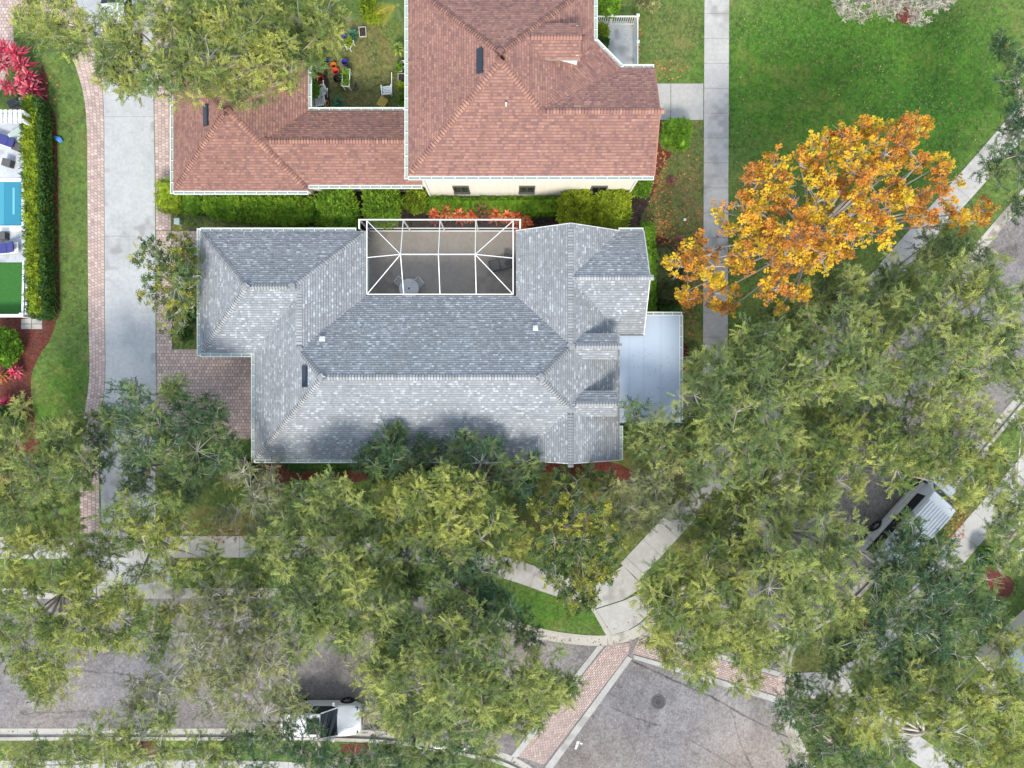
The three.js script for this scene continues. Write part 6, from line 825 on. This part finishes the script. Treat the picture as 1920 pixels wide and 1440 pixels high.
car('parked_car', 'white sport utility car with black sunroof parked along the far kerb', 601, 1351, 0, { L: 4.75, W: 1.92, H: 1.68, col: [0.75, 0.76, 0.77], sunroof: true });
car('parked_car', 'dark green hatchback hidden below the very large oak', 838, 1378, -0.12, { L: 4.4, W: 1.8, H: 1.52, col: [0.015, 0.03, 0.026] });
car('parked_car', 'white car half hidden at the driveway head under huge oak', 222, 22, Math.PI / 2 + 0.05, { L: 4.6, W: 1.86, H: 1.5, col: [0.74, 0.74, 0.74], suv: false, y: 0.02 });
{ // white van with ribbed roof
  const p = at(1691, 972), v = thing('delivery_van', 'long white van with ribbed roof and dark side windows at kerb', 'van', [p.x, ROAD, p.z], Math.atan2(77, 70)), L = 6.5, w = 1.0, H = 2.45, pm = new THREE.MeshPhysicalMaterial({ color: lin(0.7, 0.73, 0.76), roughness: 0.35, clearcoat: 0.8, clearcoatRoughness: 0.1, side: THREE.DoubleSide });
  const ring = (x, ww, low, sh, top, tw) => [[x, low, -ww * 0.94], [x, low + 0.15, -ww], [x, sh, -ww], [x, top - 0.14, -tw], [x, top - 0.03, -tw * 0.93], [x, top, -tw * 0.6], [x, top + 0.01, 0], [x, top, tw * 0.6], [x, top - 0.03, tw * 0.93], [x, top - 0.14, tw], [x, sh, ww], [x, low + 0.15, ww], [x, low, ww * 0.94]];
  part('body', loft([ring(-L / 2, w * 0.96, 0.36, 1.2, H - 0.06, w * 0.86), ring(-L / 2 + 0.12, w, 0.3, 1.2, H, w * 0.9), ring(L / 2 - 1.9, w, 0.28, 1.2, H, w * 0.9), ring(L / 2 - 1.35, w, 0.28, 1.2, H - 0.1, w * 0.88), ring(L / 2 - 0.75, w * 0.97, 0.3, 1.1, 1.45, w * 0.9), ring(L / 2 - 0.15, w * 0.9, 0.34, 0.95, 1.1, w * 0.84), ring(L / 2, w * 0.8, 0.42, 0.75, 0.9, w * 0.72)], 0.6), pm, v);
  for (let i = -4; i <= 4; i++) part('roof_rib', rbox(L - 2.3, 0.05, 0.1, 0.02, -0.75, H + 0.018, i * 0.185), pm, v);
  const slope = Math.atan2(w - w * 0.9, H - 0.14 - 1.2);
  for (const s of [-1, 1]) { for (const [x, l] of [[-2.35, 1.45], [-0.85, 1.5], [0.68, 1.5]]) { const g = box(l, 0.74, 0.02); g.rotateX(-s * slope); part('side_window', g.translate(x, 1.74, s * (w * 0.953 + 0.004)), carGlass, v); } part('rub_strip', box(L - 1.2, 0.05, 0.03, -0.3, 0.75, s * (w + 0.005)), MAT.gutter, v); part('rub_strip', box(L - 1.2, 0.03, 0.03, -0.3, 1.08, s * (w + 0.005)), MAT.gutter, v); part('headlight', rbox(0.2, 0.18, 0.26, 0.04, L / 2 - 0.14, 0.88, s * w * 0.7), paint(0.5, 0.5, 0.5, 0.1), v); part('tail_light', rbox(0.06, 0.5, 0.12, 0.02, -L / 2 - 0.01, 1.2, s * w * 0.84), paint(0.35, 0.01, 0.01, 0.2), v); part('mirror', rbox(0.12, 0.26, 0.2, 0.04, L / 2 - 1.05, 1.45, s * (w + 0.12)), MAT.frameDark, v); for (const x of [-1.45, 2.1]) { wheelOn(v, x, s * (w - 0.05), 0.38, 0.24); part('wheel_arch', move(new THREE.TorusGeometry(0.42, 0.04, 8, 20, Math.PI), x, 0.38, s * (w + 0.01)), MAT.frameDark, v); } }
  { const g = box(0.78, 0.02, w * 1.6); g.rotateZ(-1.02); part('windscreen', g.translate(L / 2 - 1.0, 1.92, 0), carGlass, v); } part('rear_window', box(0.02, 0.6, w * 1.3, -L / 2 - 0.012, 1.75, 0), carGlass, v);
}
{ // neighbour's low house beyond the east sidewalk, mostly under the oaks
  const c = at(1985, 1268, 2.6), h = thing('blue_roof_house', 'low house with pale blue metal roof under the corner oaks', 'house', [c.x, 0, c.z], 0.72); const m = paint(0.22, 0.27, 0.33, 0.5);
  part('wall', box(5.6, 2.5, 4.6, 0.6, 1.2, 0), MAT.stucco, h); for (const s of [-1, 1]) for (let i = 0; i < 7; i++) { const g = box(0.93, 0.05, 2.9); g.rotateX(s * 0.42); part('roof_panel', g.translate(-2.1 + i * 0.95, 3.05, s * 1.3), m, h); } part('ridge_cap', box(6.7, 0.06, 0.24, 0.75, 3.66, 0), m, h); part('front_step', rbox(1.2, 0.18, 1.6, 0.02, -2.9, 0.09, 0), MAT.walk, h); part('door', rbox(0.06, 2, 0.95, 0.01, -2.22, 1.05, 0), paint(0.2, 0.24, 0.28, 0.5), h);
}
{ const r = (px, py, s, label) => { const p = at(px, py, 0.4), g = new THREE.IcosahedronGeometry(0.5, 2), a = g.attributes.position; for (let i = 0; i < a.count; i++) { const v = new V3().fromBufferAttribute(a, i), k = 1 + 0.16 * Math.sin(v.x * 9 + v.y * 4) * Math.cos(v.z * 8); a.setXYZ(i, v.x * k * s, v.y * k * s * 0.7, v.z * k * s * 0.85); } g.computeVertexNormals(); const m = part('boulder', g, paint(0.2, 0.215, 0.25, 0.9)); m.position.set(p.x, 0.2, p.z); tag(m, label, 'boulder'); }; r(60, 930, 0.75, 'blue grey boulder lying below the mulch bed oak'); r(80, 922, 0.7, 'rounder blue grey boulder touching its larger twin'); r(985, 922, 0.9, 'pale grey boulder on the dry lawn before house'); }
renderer.render(scene, camera);
